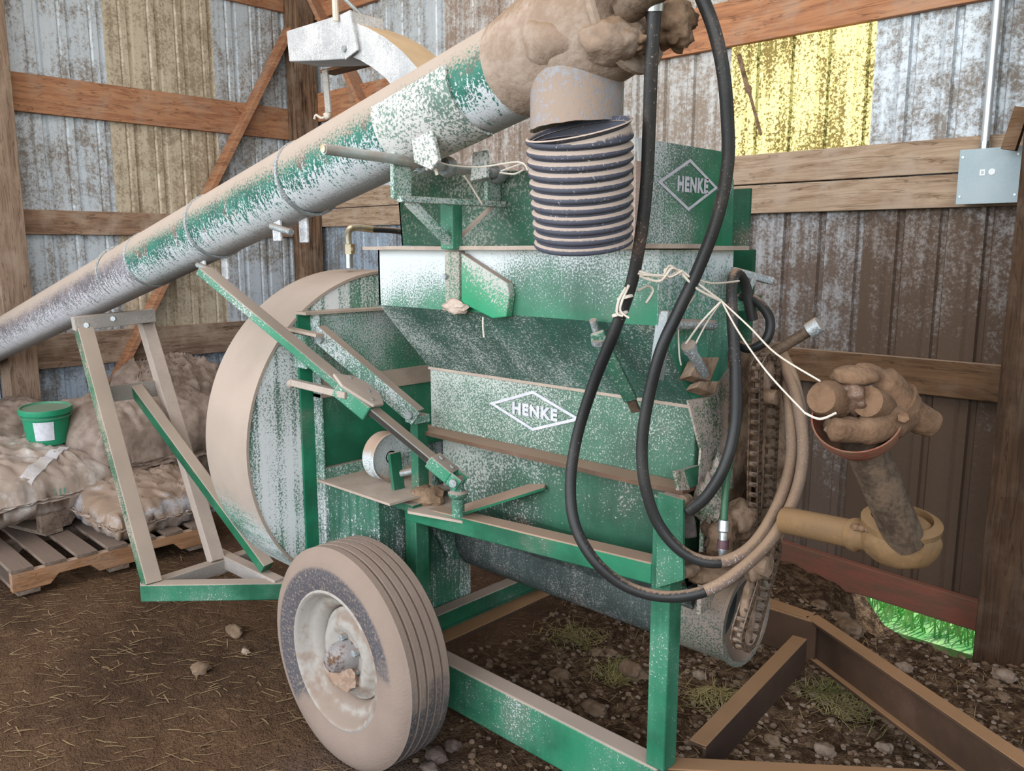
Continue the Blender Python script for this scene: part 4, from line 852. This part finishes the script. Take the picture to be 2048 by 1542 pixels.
def sprocket(c, r, teeth, th, mat, name):
    c = V3(c); pts = []
    for k in range(teeth * 2):
        a = PI * k / teeth; rr = r * (1.0 if k % 2 else .88); pts.append(c + V3((0, math.cos(a) * rr, math.sin(a) * rr)))
    return obj(name, M().prism(pts, (th, 0, 0)), mat, fm, bev=.001, smooth=0)
def chain_link_mesh():
    m = M(); l = .0165
    for s in (-1, 1):
        m.beam((-l, 0, s * .0135), (l, 0, s * .0135), .0165, .0036)
    m.cyl((-l * .5, 0, -.0135), (-l * .5, 0, .0135), .0062, 8)
    return m
lk = None
def chain(name, c1, r1, c2, r2, x):
    """loop of links round two sprockets in the plane x; links are parts of the chain"""
    global lk
    c1, c2 = V3((x, c1[1], c1[2])), V3((x, c2[1], c2[2])); d = c2 - c1; L = d.length; base = math.atan2(d.z, d.y); off = math.acos((r1 - r2) / L)
    pts = []
    def arc(c, r, a, b, n): return [c + V3((0, math.cos(a + (b-a)*k/n) * r, math.sin(a + (b-a)*k/n) * r)) for k in range(n + 1)]
    A = arc(c1, r1, base + off, base + 2*PI - off, 24); B = arc(c2, r2, base - off, base + off, 16); P = A + B + [A[0]]
    tot = sum((P[i+1] - P[i]).length for i in range(len(P)-1)); n = int(tot / .0262)
    ch = obj(name, M().blob(c1, .004, 1, 0, 1), m_chain, fm, smooth=0)
    acc = 0; i = 0; made = 0; step = tot / n; s = 0.0; mesh = None
    for k in range(n):
        want = k * step
        while i < len(P) - 2 and acc + (P[i+1] - P[i]).length < want: acc += (P[i+1] - P[i]).length; i += 1
        t = (P[i+1] - P[i]); q = P[i] + t.normalized() * (want - acc); t.normalize()
        if lk is None:
            lk = mk('chain_link', chain_link_mesh(), m_chain, V3((0, 0, 0)))
        o = bpy.data.objects.new('chain_link', lk); C.objects.link(o); o.parent = ch
        zx = V3((1, 0, 0)); R = Matrix((t, zx.cross(t), zx)).transposed()
        q = q + V3((0, .004 * mn.noise(q * 9), 0)); o.location = q - WC[ch.name]; o.rotation_euler = R.to_euler()
    return ch
cA, cB = (-0.93, 1.8843, 1.2953), (-0.93, 1.9048, 0.9001)
cC, cD = (-0.91, 1.9161, 0.8311), (-0.91, 1.8116, 0.6535)
sprocket(V3(cA) + V3((-.006, 0, 0)), .048, 14, .010, m_mud, 'sprocket'); sprocket(V3(cB) + V3((-.006, 0, 0)), .045, 14, .010, m_mud_dk, 'sprocket')
chain('drive_chain', cA, .046, cB, .042, -.93)
sprocket(V3(cC) + V3((-.006, 0, 0)), .034, 12, .010, m_mud, 'sprocket'); sprocket(V3(cD) + V3((-.006, 0, 0)), .038, 13, .010, m_mud, 'sprocket')
chain('feeder_chain', cC, .034, cD, .042, -.91)
obj('sprocket_plate', M().prism([(-0.94, 1.8451, 1.3146), (-0.94, 1.9467, 1.3484), (-0.94, 1.995, 1.2665), (-0.94, 1.9889, 1.1493), (-0.94, 1.9222, 1.1273), (-0.94, 1.8597, 1.1695)], (-.012, 0, 0)), m_mud, fm, smooth=0)
obj('sprocket_hub', M().lathe([(0, .035), (.018, .035), (.02, .0), (.03, 0)], V3(cA) + V3((0, 0, -.055)), (1, 0, 0), 18), m_mud_dk, fm)
obj('hub_nut', M().tube([V3((-0.9, 1.8378, 0.8254)), V3((-0.9, 1.8378, 0.8254)) + V3((.03, 0, 0))], .026, 14), m_mud, fm, smooth=0)
obj('hub_mud', M().blob((-0.905, 1.8381, 0.8147), (.02, .04, .045), 31, .4), m_mud, fm, smooth=80)
obj('chain_mud', M().blob((-0.912, 1.8227, 0.7117), (.012, .033, .075), 33, .25), m_mud, fm, smooth=80)
obj('shield_plate', M().prism([(-0.96, 1.9472, 1.0069), (-0.96, 2.0632, 0.9898), (-0.96, 2.0442, 0.8466), (-0.96, 1.9497, 0.8501)], (-.01, 0, 0)), m_mud, fm, smooth=0)

# ================================================================== hoses
def hose(name, pts, r, mat, label, cat='hose', seg=14, n=9, cut=None):
    o = thing(name, V3(pts[-1]), label, cat, 'hydraulic hoses on the mill')
    sp_ = spl(pts, n)
    if cut:
        obj('tube', M().tube(sp_[:cut * n + 1], r, seg), mat, o, smooth=60); obj('dusty_tube', M().tube(sp_[cut * n:], r * 1.015, seg), m_hose_tan, o, smooth=60, label='tan dust covered stretch')
    else: obj('tube', M().tube(sp_, r, seg), mat, o, smooth=60)
    return o
hA = [(-0.9347, 1.3726, 2.0387), (-0.9494, 1.3886, 1.9561), (-0.9734, 1.4214, 1.8323), (-0.9882, 1.4392, 1.7275), (-1.0083, 1.4532, 1.6277), (-1.041, 1.4679, 1.5227), (-1.0858, 1.4711, 1.4171), (-1.1418, 1.4747, 1.2987), (-1.1802, 1.4651, 1.1718), (-1.1857, 1.4483, 1.0599), (-1.1608, 1.4362, 0.9652), (-1.106, 1.4431, 0.89), (-1.0422, 1.4776, 0.8372), (-0.9643, 1.52, 0.8218), (-0.8855, 1.5585, 0.8464), (-0.8387, 1.6266, 0.8888), (-0.807, 1.7127, 0.9503), (-0.7963, 1.7993, 1.0398), (-0.8135, 1.8616, 1.1394), (-0.8664, 1.9197, 1.2461), (-0.9399, 1.9815, 1.3325)]
hB = [(-0.9152, 1.4829, 2.1041), (-0.8833, 1.4957, 2.0276), (-0.8694, 1.5181, 1.9457), (-0.8677, 1.5405, 1.8535), (-0.8731, 1.5576, 1.7677), (-0.8965, 1.5687, 1.6689), (-0.9332, 1.566, 1.5652), (-0.9711, 1.5498, 1.4683), (-1.0007, 1.5295, 1.3803), (-1.0258, 1.5216, 1.2666), (-1.0353, 1.5168, 1.1629), (-1.0257, 1.5188, 1.0711), (-0.9978, 1.5381, 0.9784), (-0.9407, 1.5642, 0.9168), (-0.878, 1.6065, 0.9027), (-0.8381, 1.6793, 0.9334), (-0.8242, 1.7662, 1.0111), (-0.8344, 1.8471, 1.1017), (-0.8698, 1.9054, 1.1978), (-0.9371, 2.0029, 1.2919)]
h1 = hose('hydraulic_hose', hA, .0135, m_hose, 'longest black hose, hanging lowest in front of the lower sign', cut=14)
h2 = hose('hydraulic_hose', hB, .0135, m_hose, 'black hose curving past the right edge of the upper sign', cut=14)
for o, p in ((h1, hA), ): 
    obj('ferrule', M().tube([V3(p[0]) + (V3(p[0]) - V3(p[1])).normalized() * .06, V3(p[0]) + (V3(p[0]) - V3(p[1])).normalized() * .055, V3(p[0])], [.012, .0165, .0165], 18), m_steel_br, o, label='silver crimped ferrule')
    # dusty stretch lying low on both hoses
hC = [(-0.9626, 1.8699, 1.4272), (-0.9759, 1.8489, 1.5127), (-0.9748, 1.8003, 1.5402), (-0.9633, 1.7611, 1.5042), (-0.9453, 1.7433, 1.4128), (-0.9174, 1.7162, 1.3012), (-0.8979, 1.6844, 1.2032), (-0.9041, 1.6579, 1.1133), (-0.9352, 1.6395, 1.0399), (-0.9771, 1.6312, 0.9942)]
hose('hydraulic_hose', hC, .0135, m_hose, 'black hose looping over beside the T handle, ending at the dark rag')
hD = [(-0.9946, 1.8667, 1.4846), (-0.9483, 1.8657, 1.472), (-0.9131, 1.8617, 1.4307), (-0.9147, 1.8494, 1.3833), (-0.9497, 1.839, 1.3608), (-0.9797, 1.8398, 1.3669)]
hose('hydraulic_hose', hD, .0115, m_hose, 'short black hose bent in a half circle under the T handle')
hE = [(-0.9811, 1.8193, 1.405), (-0.9495, 1.7811, 1.2902), (-0.9256, 1.7337, 1.1673), (-0.9145, 1.687, 1.0699), (-0.9011, 1.6589, 0.9831)]
h5 = hose('hydraulic_hose', hE, .0085, m_hose_green, 'thin green hose with silver coupling hanging beside the chain')
f0 = V3(hE[-1]); f1 = V3((-0.8943, 1.6466, 0.9013))
obj('coupling', M().tube([f0, f0 + (f1-f0)*.3, f0 + (f1-f0)*.34, f0 + (f1-f0)*.55, f0 + (f1-f0)*.58, f0 + (f1-f0)*.82, f0 + (f1-f0)*.84, f1], [.0125, .0135, .0105, .0105, .0125, .0125, .010, .009], 16), m_steel_br, h5, label='silver coupling')
obj('coupling_band', M().tube([f0 + (f1-f0)*.55, f0 + (f1-f0)*.8], .0132, 16), plain('purple_brown_band', (.06, .03, .04), (.1, .05, .06), 20, .4), h5)
hF = [(-0.9555, 1.9999, 1.3553), (-0.8853, 1.9509, 1.2776), (-0.849, 1.9331, 1.1715), (-0.8355, 1.9048, 1.0529), (-0.8497, 1.8664, 0.9442), (-0.8814, 1.8198, 0.8717)]
hose('hydraulic_hose', hF, .013, m_hose_tan, 'tan dust covered hose curving down right of the chain')

# ================================================================== PTO driveline
dl = thing('driveline_shaft', (-0.5437, 1.7481, 0.9902), 'folded rusty driveline with red cup shield and yellow lower tube', 'driveline')
la0, la1 = V3((-0.7824, 1.7186, 0.9961)), V3((-0.6181, 1.6826, 1.0128))
obj('lower_tube', M().cyl(la0, la1, .030, 28), m_yellow, dl)
ldx = (la1 - la0).normalized()
obj('tube_collar', M().lathe([(.030, 0), (.034, .0), (.036, .012), (.030, .02), (.026, .05), (.036, .075), (0, .075)], la1, ldx, 28), m_yellow, dl)
for a in (0, 1, 2): obj('collar_lug', M().blob(la1 + ldx * (.03 + .015 * a) + V3((-.01, -.03, .026)), (.010, .010, .008), 40 + a, .2, 2), m_yoke, dl)
bl = V3((-0.5264, 1.6889, 1.0263))
obj('bell', M().blob(bl + V3((0, 0, -.005)), (.076, .072, .056), 45, .06, 4), m_yellow, dl, smooth=80)
obj('bell_rim', M().lathe([(.060, -.014), (.074, -.008), (.076, .006), (.058, .014)], bl + V3((0, 0, .03)), (.1, -.15, 1), 32, True), m_yellow, dl)
us0, us1 = V3((-0.5041, 1.6551, 1.0305)), V3((-0.5615, 1.5453, 1.2462))
obj('upper_shaft', M().cyl(us0, us1, .0375, 32), m_shaft, dl)
obj('shaft_strip', M().beam((-0.4821, 1.6547, 1.0595), (-0.5228, 1.5499, 1.228), .006, .006), m_yellow, dl, smooth=0)
# cup shield: open bowl whose mouth faces the viewer and the ceiling
cax = (us1 - us0).normalized(); cc = V3((-0.5686, 1.5331, 1.2833)); mo = (cax * .9 + V3((.35, -.55, .15))).normalized()
obj('cup_shield', M().lathe([(.036, -.062), (.060, -.045), (.076, -.012), (.080, .016), (.077, .016), (.072, -.010), (.056, -.040), (.034, -.056)], cc, mo, 48, True), m_red, dl, smooth=50)
obj('cup_inside', M().blob(cc + mo * -.012, (.058, .058, .03), 50, .3, 3), m_mud_dk, dl, smooth=80)
# yoke: neck pointing right, two ears, cross with bearing caps
yk = V3((-0.516, 1.5689, 1.3137))
obj('yoke', M().tube(spl([(-0.4672, 1.6212, 1.2789), (-0.4902, 1.5961, 1.2945), (-0.5094, 1.5753, 1.3137), (-0.5264, 1.5532, 1.349), (-0.5537, 1.5256, 1.3723), (-0.5764, 1.4962, 1.3686)], 6), [.026]*3 + [.028]*6 + [.036]*6 + [.032]*6 + [.022]*6 + [.018]*3 + [.014], 18)
    , m_yoke, dl, smooth=60)
obj('yoke_ear', M().tube(spl([(-0.5047, 1.577, 1.3019), (-0.5185, 1.5317, 1.2834), (-0.5448, 1.4841, 1.2759), (-0.5824, 1.4425, 1.2805)], 6), [.034]*6 + [.028]*6 + [.022]*6 + [.014], 16), m_yoke, dl, smooth=60)
obj('neck', M().tube([(-0.4643, 1.6236, 1.2771), (-0.4948, 1.5929, 1.3), (-0.5133, 1.5727, 1.3192)], [.024, .028, .043], 22), m_yoke, dl, smooth=50)
obj('bearing_cap', M().tube([(-0.6001, 1.5052, 1.3228), (-0.603, 1.4622, 1.33), (-0.6023, 1.4427, 1.3336)], [.036, .034, .026], 22), m_yoke, dl, smooth=50)
obj('bearing_cap', M().tube([(-0.5291, 1.5559, 1.311), (-0.5373, 1.4896, 1.3301)], [.030, .028], 20), m_yoke, dl)
obj('cross', M().blob((-0.5751, 1.5174, 1.3337), (.045, .04, .034), 47, .35, 4, 2), plain('greasy_cross', (.09, .05, .034), (.16, .10, .07), 20, .35, bump=.8), dl, smooth=80)
obj('bearing_cap', M().blob((-0.5706, 1.516, 1.3698), (.042, .038, .020), 48, .2, 3), m_yoke, dl, smooth=80)
bolt((-0.4861, 1.5244, 1.3003), (.3, -.8, .4), .010, .012, m_yoke, dl)

# ================================================================== hanging white chute at the back
ch = thing('hanging_chute', (-4.3, 2.65, 2.3), 'white dusty metal chute hanging by a rope from the roof', 'chute')
cy = 2.60
obj('chute_box', M().prism([(-4.1659, 2.6, 2.7696), (-3.5685, 2.6, 2.7623), (-3.5365, 2.6, 2.5784), (-3.64, 2.6, 2.5464), (-3.8525, 2.6, 2.5705), (-4.1488, 2.6, 2.6089)], (0, .20, 0)), m_white, ch, bev=.006, smooth=0)
obj('chute_side', M().prism([(-3.5628, 2.59, 2.764), (-3.515, 2.59, 2.5686), (-3.6176, 2.59, 2.5391), (-3.648, 2.59, 2.7561)], (0, .01, 0)), m_white, ch, smooth=0)
oc = [(-3.6069, 2.62, 2.726), (-3.4647, 2.62, 2.6707), (-3.3291, 2.62, 2.6019), (-3.1993, 2.62, 2.5179), (-3.0751, 2.62, 2.4127), (-2.9726, 2.62, 2.2937), (-2.9066, 2.62, 2.1767)]
ic = [(-3.6159, 2.62, 2.5604), (-3.5332, 2.62, 2.5289), (-3.4332, 2.62, 2.479), (-3.3365, 2.62, 2.4191), (-3.2432, 2.62, 2.3379), (-3.1711, 2.62, 2.2494), (-3.1188, 2.62, 2.1528)]
m = M(); n = len(oc)
for k in range(n):
    for p in (oc[k], ic[k]): m.v += [V3(p), V3(p) + V3((0, .24, 0))]
for k in range(n - 1):
    a = 4 * k; b = a + 4; m.f += [(a, b, b+1, a+1), (a+1, b+1, b+3, a+3), (a+3, b+3, b+2, a+2), (a+2, b+2, b, a)]
m.f += [(0, 1, 3, 2), (4*n-4, 4*n-2, 4*n-1, 4*n-3)]
obj('chute_elbow', m, m_white, ch, smooth=30)
obj('chute_back_strip', M().box(V3((-4.3006, 2.9, 2.6301)), V3((-3.8431, 2.9, 2.613)) + V3((0, .1, 0))), wood('box_plank', (.20, .10, .05), (.12, .06, .03), (3, 30, 30), .1), ch, smooth=0)  # thin dark brown strip behind the chute box
bolt((-3.6148, 2.59, 2.5889), (0, -1, 0), .018, .012, m_steel, ch)
rp = thing('hanging_rope', (-3.6552, 2.57, 2.73), 'pale rope holding the white chute from above', 'rope')
obj('strand', M().tube([(-3.6624, 2.57, 2.966), (-3.6581, 2.57, 2.8248), (-3.6697, 2.58, 2.7296)], .016, 8), m_twine, rp)
obj('rod', M().cyl((-3.6679, 2.55, 2.8928), (-3.5661, 2.75, 2.7045), .010, 8), m_steel, rp)
st = thing('tie_strap', (-4.0955, 2.8, 2.3279), 'narrow pale strap with a knotted string hanging under the white chute', 'strap')
obj('band', M().beam((-4.1033, 2.8, 2.5877), (-4.084, 2.8, 2.3538), .05, .008, (0, 1, 0)), dusty('strap_worn', base=(.40, .36, .33), powder=.1, powc=(.6, .58, .55), seed=70, rust=.6), st, smooth=0)
obj('knot', M().blob((-4.0655, 2.78, 2.3334), .022, 60, .4, 2), m_twine, st, smooth=80)
obj('string', M().tube(spl([(-4.0655, 2.78, 2.3334), (-4.1102, 2.77, 2.3261), (-4.1487, 2.76, 2.3454), (-4.1652, 2.76, 2.3253)], 4), .007, 6), m_twine, st)

# ================================================================== baler twine
tw = thing('baler_twine', (-0.9371, 1.67, 1.486), 'pale baler twine tying the hoses to the hopper and the driveline', 'twine')
def strand(pts, r=.0022, n=6, name='strand'): return obj(name, M().tube(spl(pts, n), r, 6), m_twine, tw, smooth=60)
random.seed(8)
P1, P2, P3, P4 = V3((-1.0126, 1.4593, 1.55)), V3((-0.9608, 1.5362, 1.5494)), V3((-0.9115, 1.6246, 1.487)), V3((-0.6265, 1.4341, 1.3049))
for k in range(5):
    j = lambda s: V3((random.uniform(-s, s), random.uniform(-s, s), random.uniform(-s, s)))
    strand([P1 + j(.008), (P1 + P2) / 2 + V3((0, 0, -.012)) + j(.012), (P1*.3 + P2*.7) + V3((0, 0, .006 - .012 * (k % 2))) + j(.01), P2 + j(.006)], .0028)
strand([P2, (-0.9366, 1.5651, 1.5142), P3], .003); strand([P2 + V3((0, 0, .005)), (-0.9345, 1.5755, 1.5204), P3], .0025); strand([P2, (-0.9342, 1.612, 1.5257), (-0.9381, 1.7481, 1.5261)], .0022)
strand([P3, (-0.8121, 1.5683, 1.4394), (-0.7303, 1.5241, 1.3956), (-0.6133, 1.4598, 1.3623)], .0019); strand([P3, (-0.8371, 1.5697, 1.4272), (-0.7299, 1.489, 1.3627), P4], .0019)
strand([P4, (-0.5934, 1.4226, 1.3003), (-0.5739, 1.4435, 1.3108)], .0024); strand([P3, (-0.9491, 1.6059, 1.4389), (-0.9904, 1.6103, 1.3853)], .0024); strand([(-0.9536, 1.5881, 1.502), (-0.9833, 1.5746, 1.4444), (-0.9882, 1.5824, 1.3766), (-0.9919, 1.5987, 1.3408)], .0018)
strand([P3, (-0.9459, 1.6219, 1.4347), (-0.9769, 1.6206, 1.3742)], .002)
for c, dx in (((-1.0503, 1.46, 1.496), 1), ((-1.0601, 1.4565, 1.4602), 1)):
    c = V3(c); o = obj('wrap', M().lathe([(.0145, -.004), (.018, -.003), (.018, .003), (.0145, .004)], c, (-.28, -.1, 1), 18, True), m_twine, tw)
strand([(-1.0393, 1.4475, 1.5181), (-1.0501, 1.4382, 1.4916), (-1.0531, 1.436, 1.4638), (-1.043, 1.4441, 1.4575)], .003); strand([(-1.0353, 1.4526, 1.5234), (-1.0452, 1.4424, 1.4895), (-1.0481, 1.4417, 1.468), (-1.0332, 1.4524, 1.4533)], .003)
strand([(-1.0411, 1.4927, 1.509), (-1.0315, 1.5181, 1.5192), (-1.0224, 1.5243, 1.5085), (-1.0305, 1.5107, 1.4827)], .003)
st2 = thing('loose_string', (-1.66, 1.6033, 1.8102), 'frayed pale string wound along the pivot rod under the auger', 'string')
def s2(pts, r=.002): return obj('strand', M().tube(spl(pts, 5), r, 5), m_twine, st2, smooth=60)
s2([(-1.5725, 1.3796, 1.8137), (-1.5656, 1.426, 1.8046), (-1.4741, 1.4407, 1.7949), (-1.2678, 1.355, 1.7861), (-1.1944, 1.3071, 1.7614)]); s2([(-1.4374, 1.4725, 1.7817), (-1.3771, 1.458, 1.7737), (-1.3278, 1.436, 1.7783)]); s2([(-1.4361, 1.4746, 1.7853), (-1.3775, 1.4619, 1.7923), (-1.3279, 1.4395, 1.7942)])
s2([(-1.5373, 1.4467, 1.7777), (-1.5441, 1.477, 1.7554), (-1.5481, 1.5194, 1.7128)], .0025); s2([(-1.5683, 1.3497, 1.7877), (-1.5573, 1.3628, 1.7996), (-1.5467, 1.3675, 1.7757)], .004); s2([(-1.4992, 1.4726, 1.4279), (-1.4962, 1.4694, 1.4016), (-1.4915, 1.4682, 1.3765)], .0022)

# ================================================================== loose ground cover
random.seed(11)
def on_ground(x, y): return ground_h(x, y)
m = M()
def straw(x, y, l, w, a, lift=.004):
    d = V3((math.cos(a), math.sin(a), 0)); s_ = V3((-d.y, d.x, 0)) * w; c = .25 * random.uniform(-1, 1)
    ps = []
    for t in (-.5, 0, .5):
        q = V3((x, y, 0)) + d * l * t + s_ * 0 + V3((-d.y, d.x, 0)) * c * l * (t * t); q.z = on_ground(q.x, q.y) + lift; ps.append(q)
    m._a([ps[0]-s_, ps[0]+s_, ps[1]+s_, ps[1]-s_, ps[2]+s_*.6, ps[2]-s_*.6], [(0, 1, 2, 3), (3, 2, 4, 5)])
for k in range(1100):
    straw(random.uniform(-4.4, -1.9), random.uniform(.3, 1.9), random.uniform(.015, .09), random.uniform(.001, .0028), random.gauss(.75, .5))
for k in range(1700):
    x, y = random.uniform(-2.3, -.3), random.uniform(1.55, 3.6)
    straw(x, y, random.uniform(.015, .075), random.uniform(.0008, .002), random.uniform(0, PI), random.uniform(.004, .016))
tag(obj('straw', m, plain('straw', (.26, .18, .095), (.18, .115, .06), 4, .9, bump=0), smooth=0), 'scattered straw and chaff on the dirt floor', 'straw', kind='stuff')
m_gs = plain('dry_green_grass', (.20, .20, .07), (.33, .27, .12), 6, .9, bump=0); m = M()
for cx_, cy_, nn, sp_ in [(a[0], a[1], n_, s_) for a, n_, s_ in (((-1.3391, 2.4572, 0.02), 260, .09), ((-1.7273, 2.406, 0.02), 200, .07), ((-2.0297, 2.5206, 0.02), 260, .10), ((-0.9916, 2.7421, 0.02), 320, .10), ((-1.084, 2.7918, 0.02), 160, .08))]:
    for k in range(nn): straw(random.gauss(cx_, sp_ * .6), random.gauss(cy_, sp_ * .6), random.uniform(.03, .08), .0012, random.uniform(0, PI), random.uniform(.006, .03))
tag(obj('dry_grass', m, m_gs, smooth=0), 'tangled tufts of dry greenish grass on the rubble under the mill', 'grass', kind='stuff')
# gravel: too small to pick apart
m = M()
for k in range(1500):
    x, y = random.uniform(-2.25, -.25), random.uniform(1.5, 3.6); r = random.uniform(.006, .017)
    m.blob((x, y, on_ground(x, y) + r * .2), (r, r * random.uniform(.6, 1), r * .6), k, .5, 1, 1.5)
m_clod = plain('dirt_clod', (.14, .09, .055), (.21, .145, .10), 18, .95, fine=60, bump=.8); m_clodp = plain('pale_clod', (.30, .23, .18), (.20, .14, .10), 18, .95, fine=60, bump=.8)
m_clodg = plain('grey_clod', (.13, .095, .08), (.18, .135, .115), 18, .95, bump=.8)
tag(obj('gravel', m, m_clod, smooth=0), 'small crumbled clods strewn over the dirt under the mill', 'gravel', kind='stuff')
m = M()
for k in range(700):
    x, y = random.uniform(-2.0, -.4), random.uniform(2.0, 3.5); r = random.uniform(.005, .013)
    m.blob((x, y, on_ground(x, y) + r * .4), (r, r * .8, r * .6), k + 99, .5, 1, 1.5)
tag(obj('pale_chips', m, m_clodp, smooth=0), 'pale broken chips scattered over the dirt near the trailer tongue', 'gravel', kind='stuff')
clods = [(-1.686, 2.446, 0.058, 'rounded tan clod under the mill beside the right leg', 0),
         (-1.856, 2.536, 0.034, 'smaller clod behind the rounded tan clod', 0),
         (-1.869, 2.465, 0.03, 'flat broken clod left of the small one', 0),
         (-1.641, 2.156, 0.05, 'long flat chunk of earth right of the tire rail', 2),
         (-1.755, 2.017, 0.03, 'brown clod in the middle of the rubble', 0),
         (-1.887, 2.255, 0.045, 'low broad lump of earth under the trough', 0),
         (-1.456, 2.551, 0.03, 'pale clod just right of the front leg', 1),
         (-0.942, 3.195, 0.032, 'round pale stone right of the tongue beam', 1),
         (-0.644, 3.383, 0.042, 'pale rock near the right post', 1),
         (-0.653, 3.282, 0.03, 'tan rock beside the pale rock near the right post', 0),
         (-0.611, 3.207, 0.03, 'dull brown rock in front of the pair near the right post', 0),
         (-1.174, 2.74, 0.022, 'small grey stone between brace and tongue beam', 2),
         (-1.111, 2.766, 0.022, 'pale chip among rubble between the braces', 1),
         (-1.213, 2.576, 0.03, 'tan lump against the diagonal brace', 1),
         (-0.932, 2.433, 0.035, 'pale broken slab in the rubble near the tongue', 1),
         (-1.079, 2.369, 0.03, 'brown slab of dirt above the tongue arm', 0),
         (-0.808, 2.606, 0.028, 'pale chip just left of the tongue beam', 1),
         (-2.903, 1.317, 0.038, 'flat brown clod on the dirt left of the tire', 0),
         (-3.081, 1.557, 0.05, 'dark smooth lump touching the left side of the tire', 0),
         (-1.825, 1.568, 0.04, 'dark grey clod right of the tire', 3),
         (-1.834, 1.652, 0.03, 'grey crumb beside the dark grey clod', 3),
         (-1.787, 1.514, 0.035, 'grey clod at the bottom edge right of the tire', 3),
         (-1.318, 3.501, 0.05, 'mud lump near the gap under the wall', 0),
         (-1.404, 3.491, 0.035, 'clod left of the gap under the wall', 0),
         (-2.908, 1.508, 0.022, 'pale chip in front of the tire', 1),
         (-1.208, 3.335, 0.06, 'broad earth lump beside the gap', 2)]
for k, (x, y, r, label, mt) in enumerate(clods):
    o = obj('dirt_clod', M().blob((x, y, on_ground(x, y) + r * .30), (r, r * (.6 + .3 * (k % 3) / 2), r * .55), k * 3 + 7, .38, 3, 1.6), (m_clod, m_clodp, m_clod, m_clodg)[mt], smooth=50)
    tag(o, label, 'clod', 'dirt clods and stones on the floor')
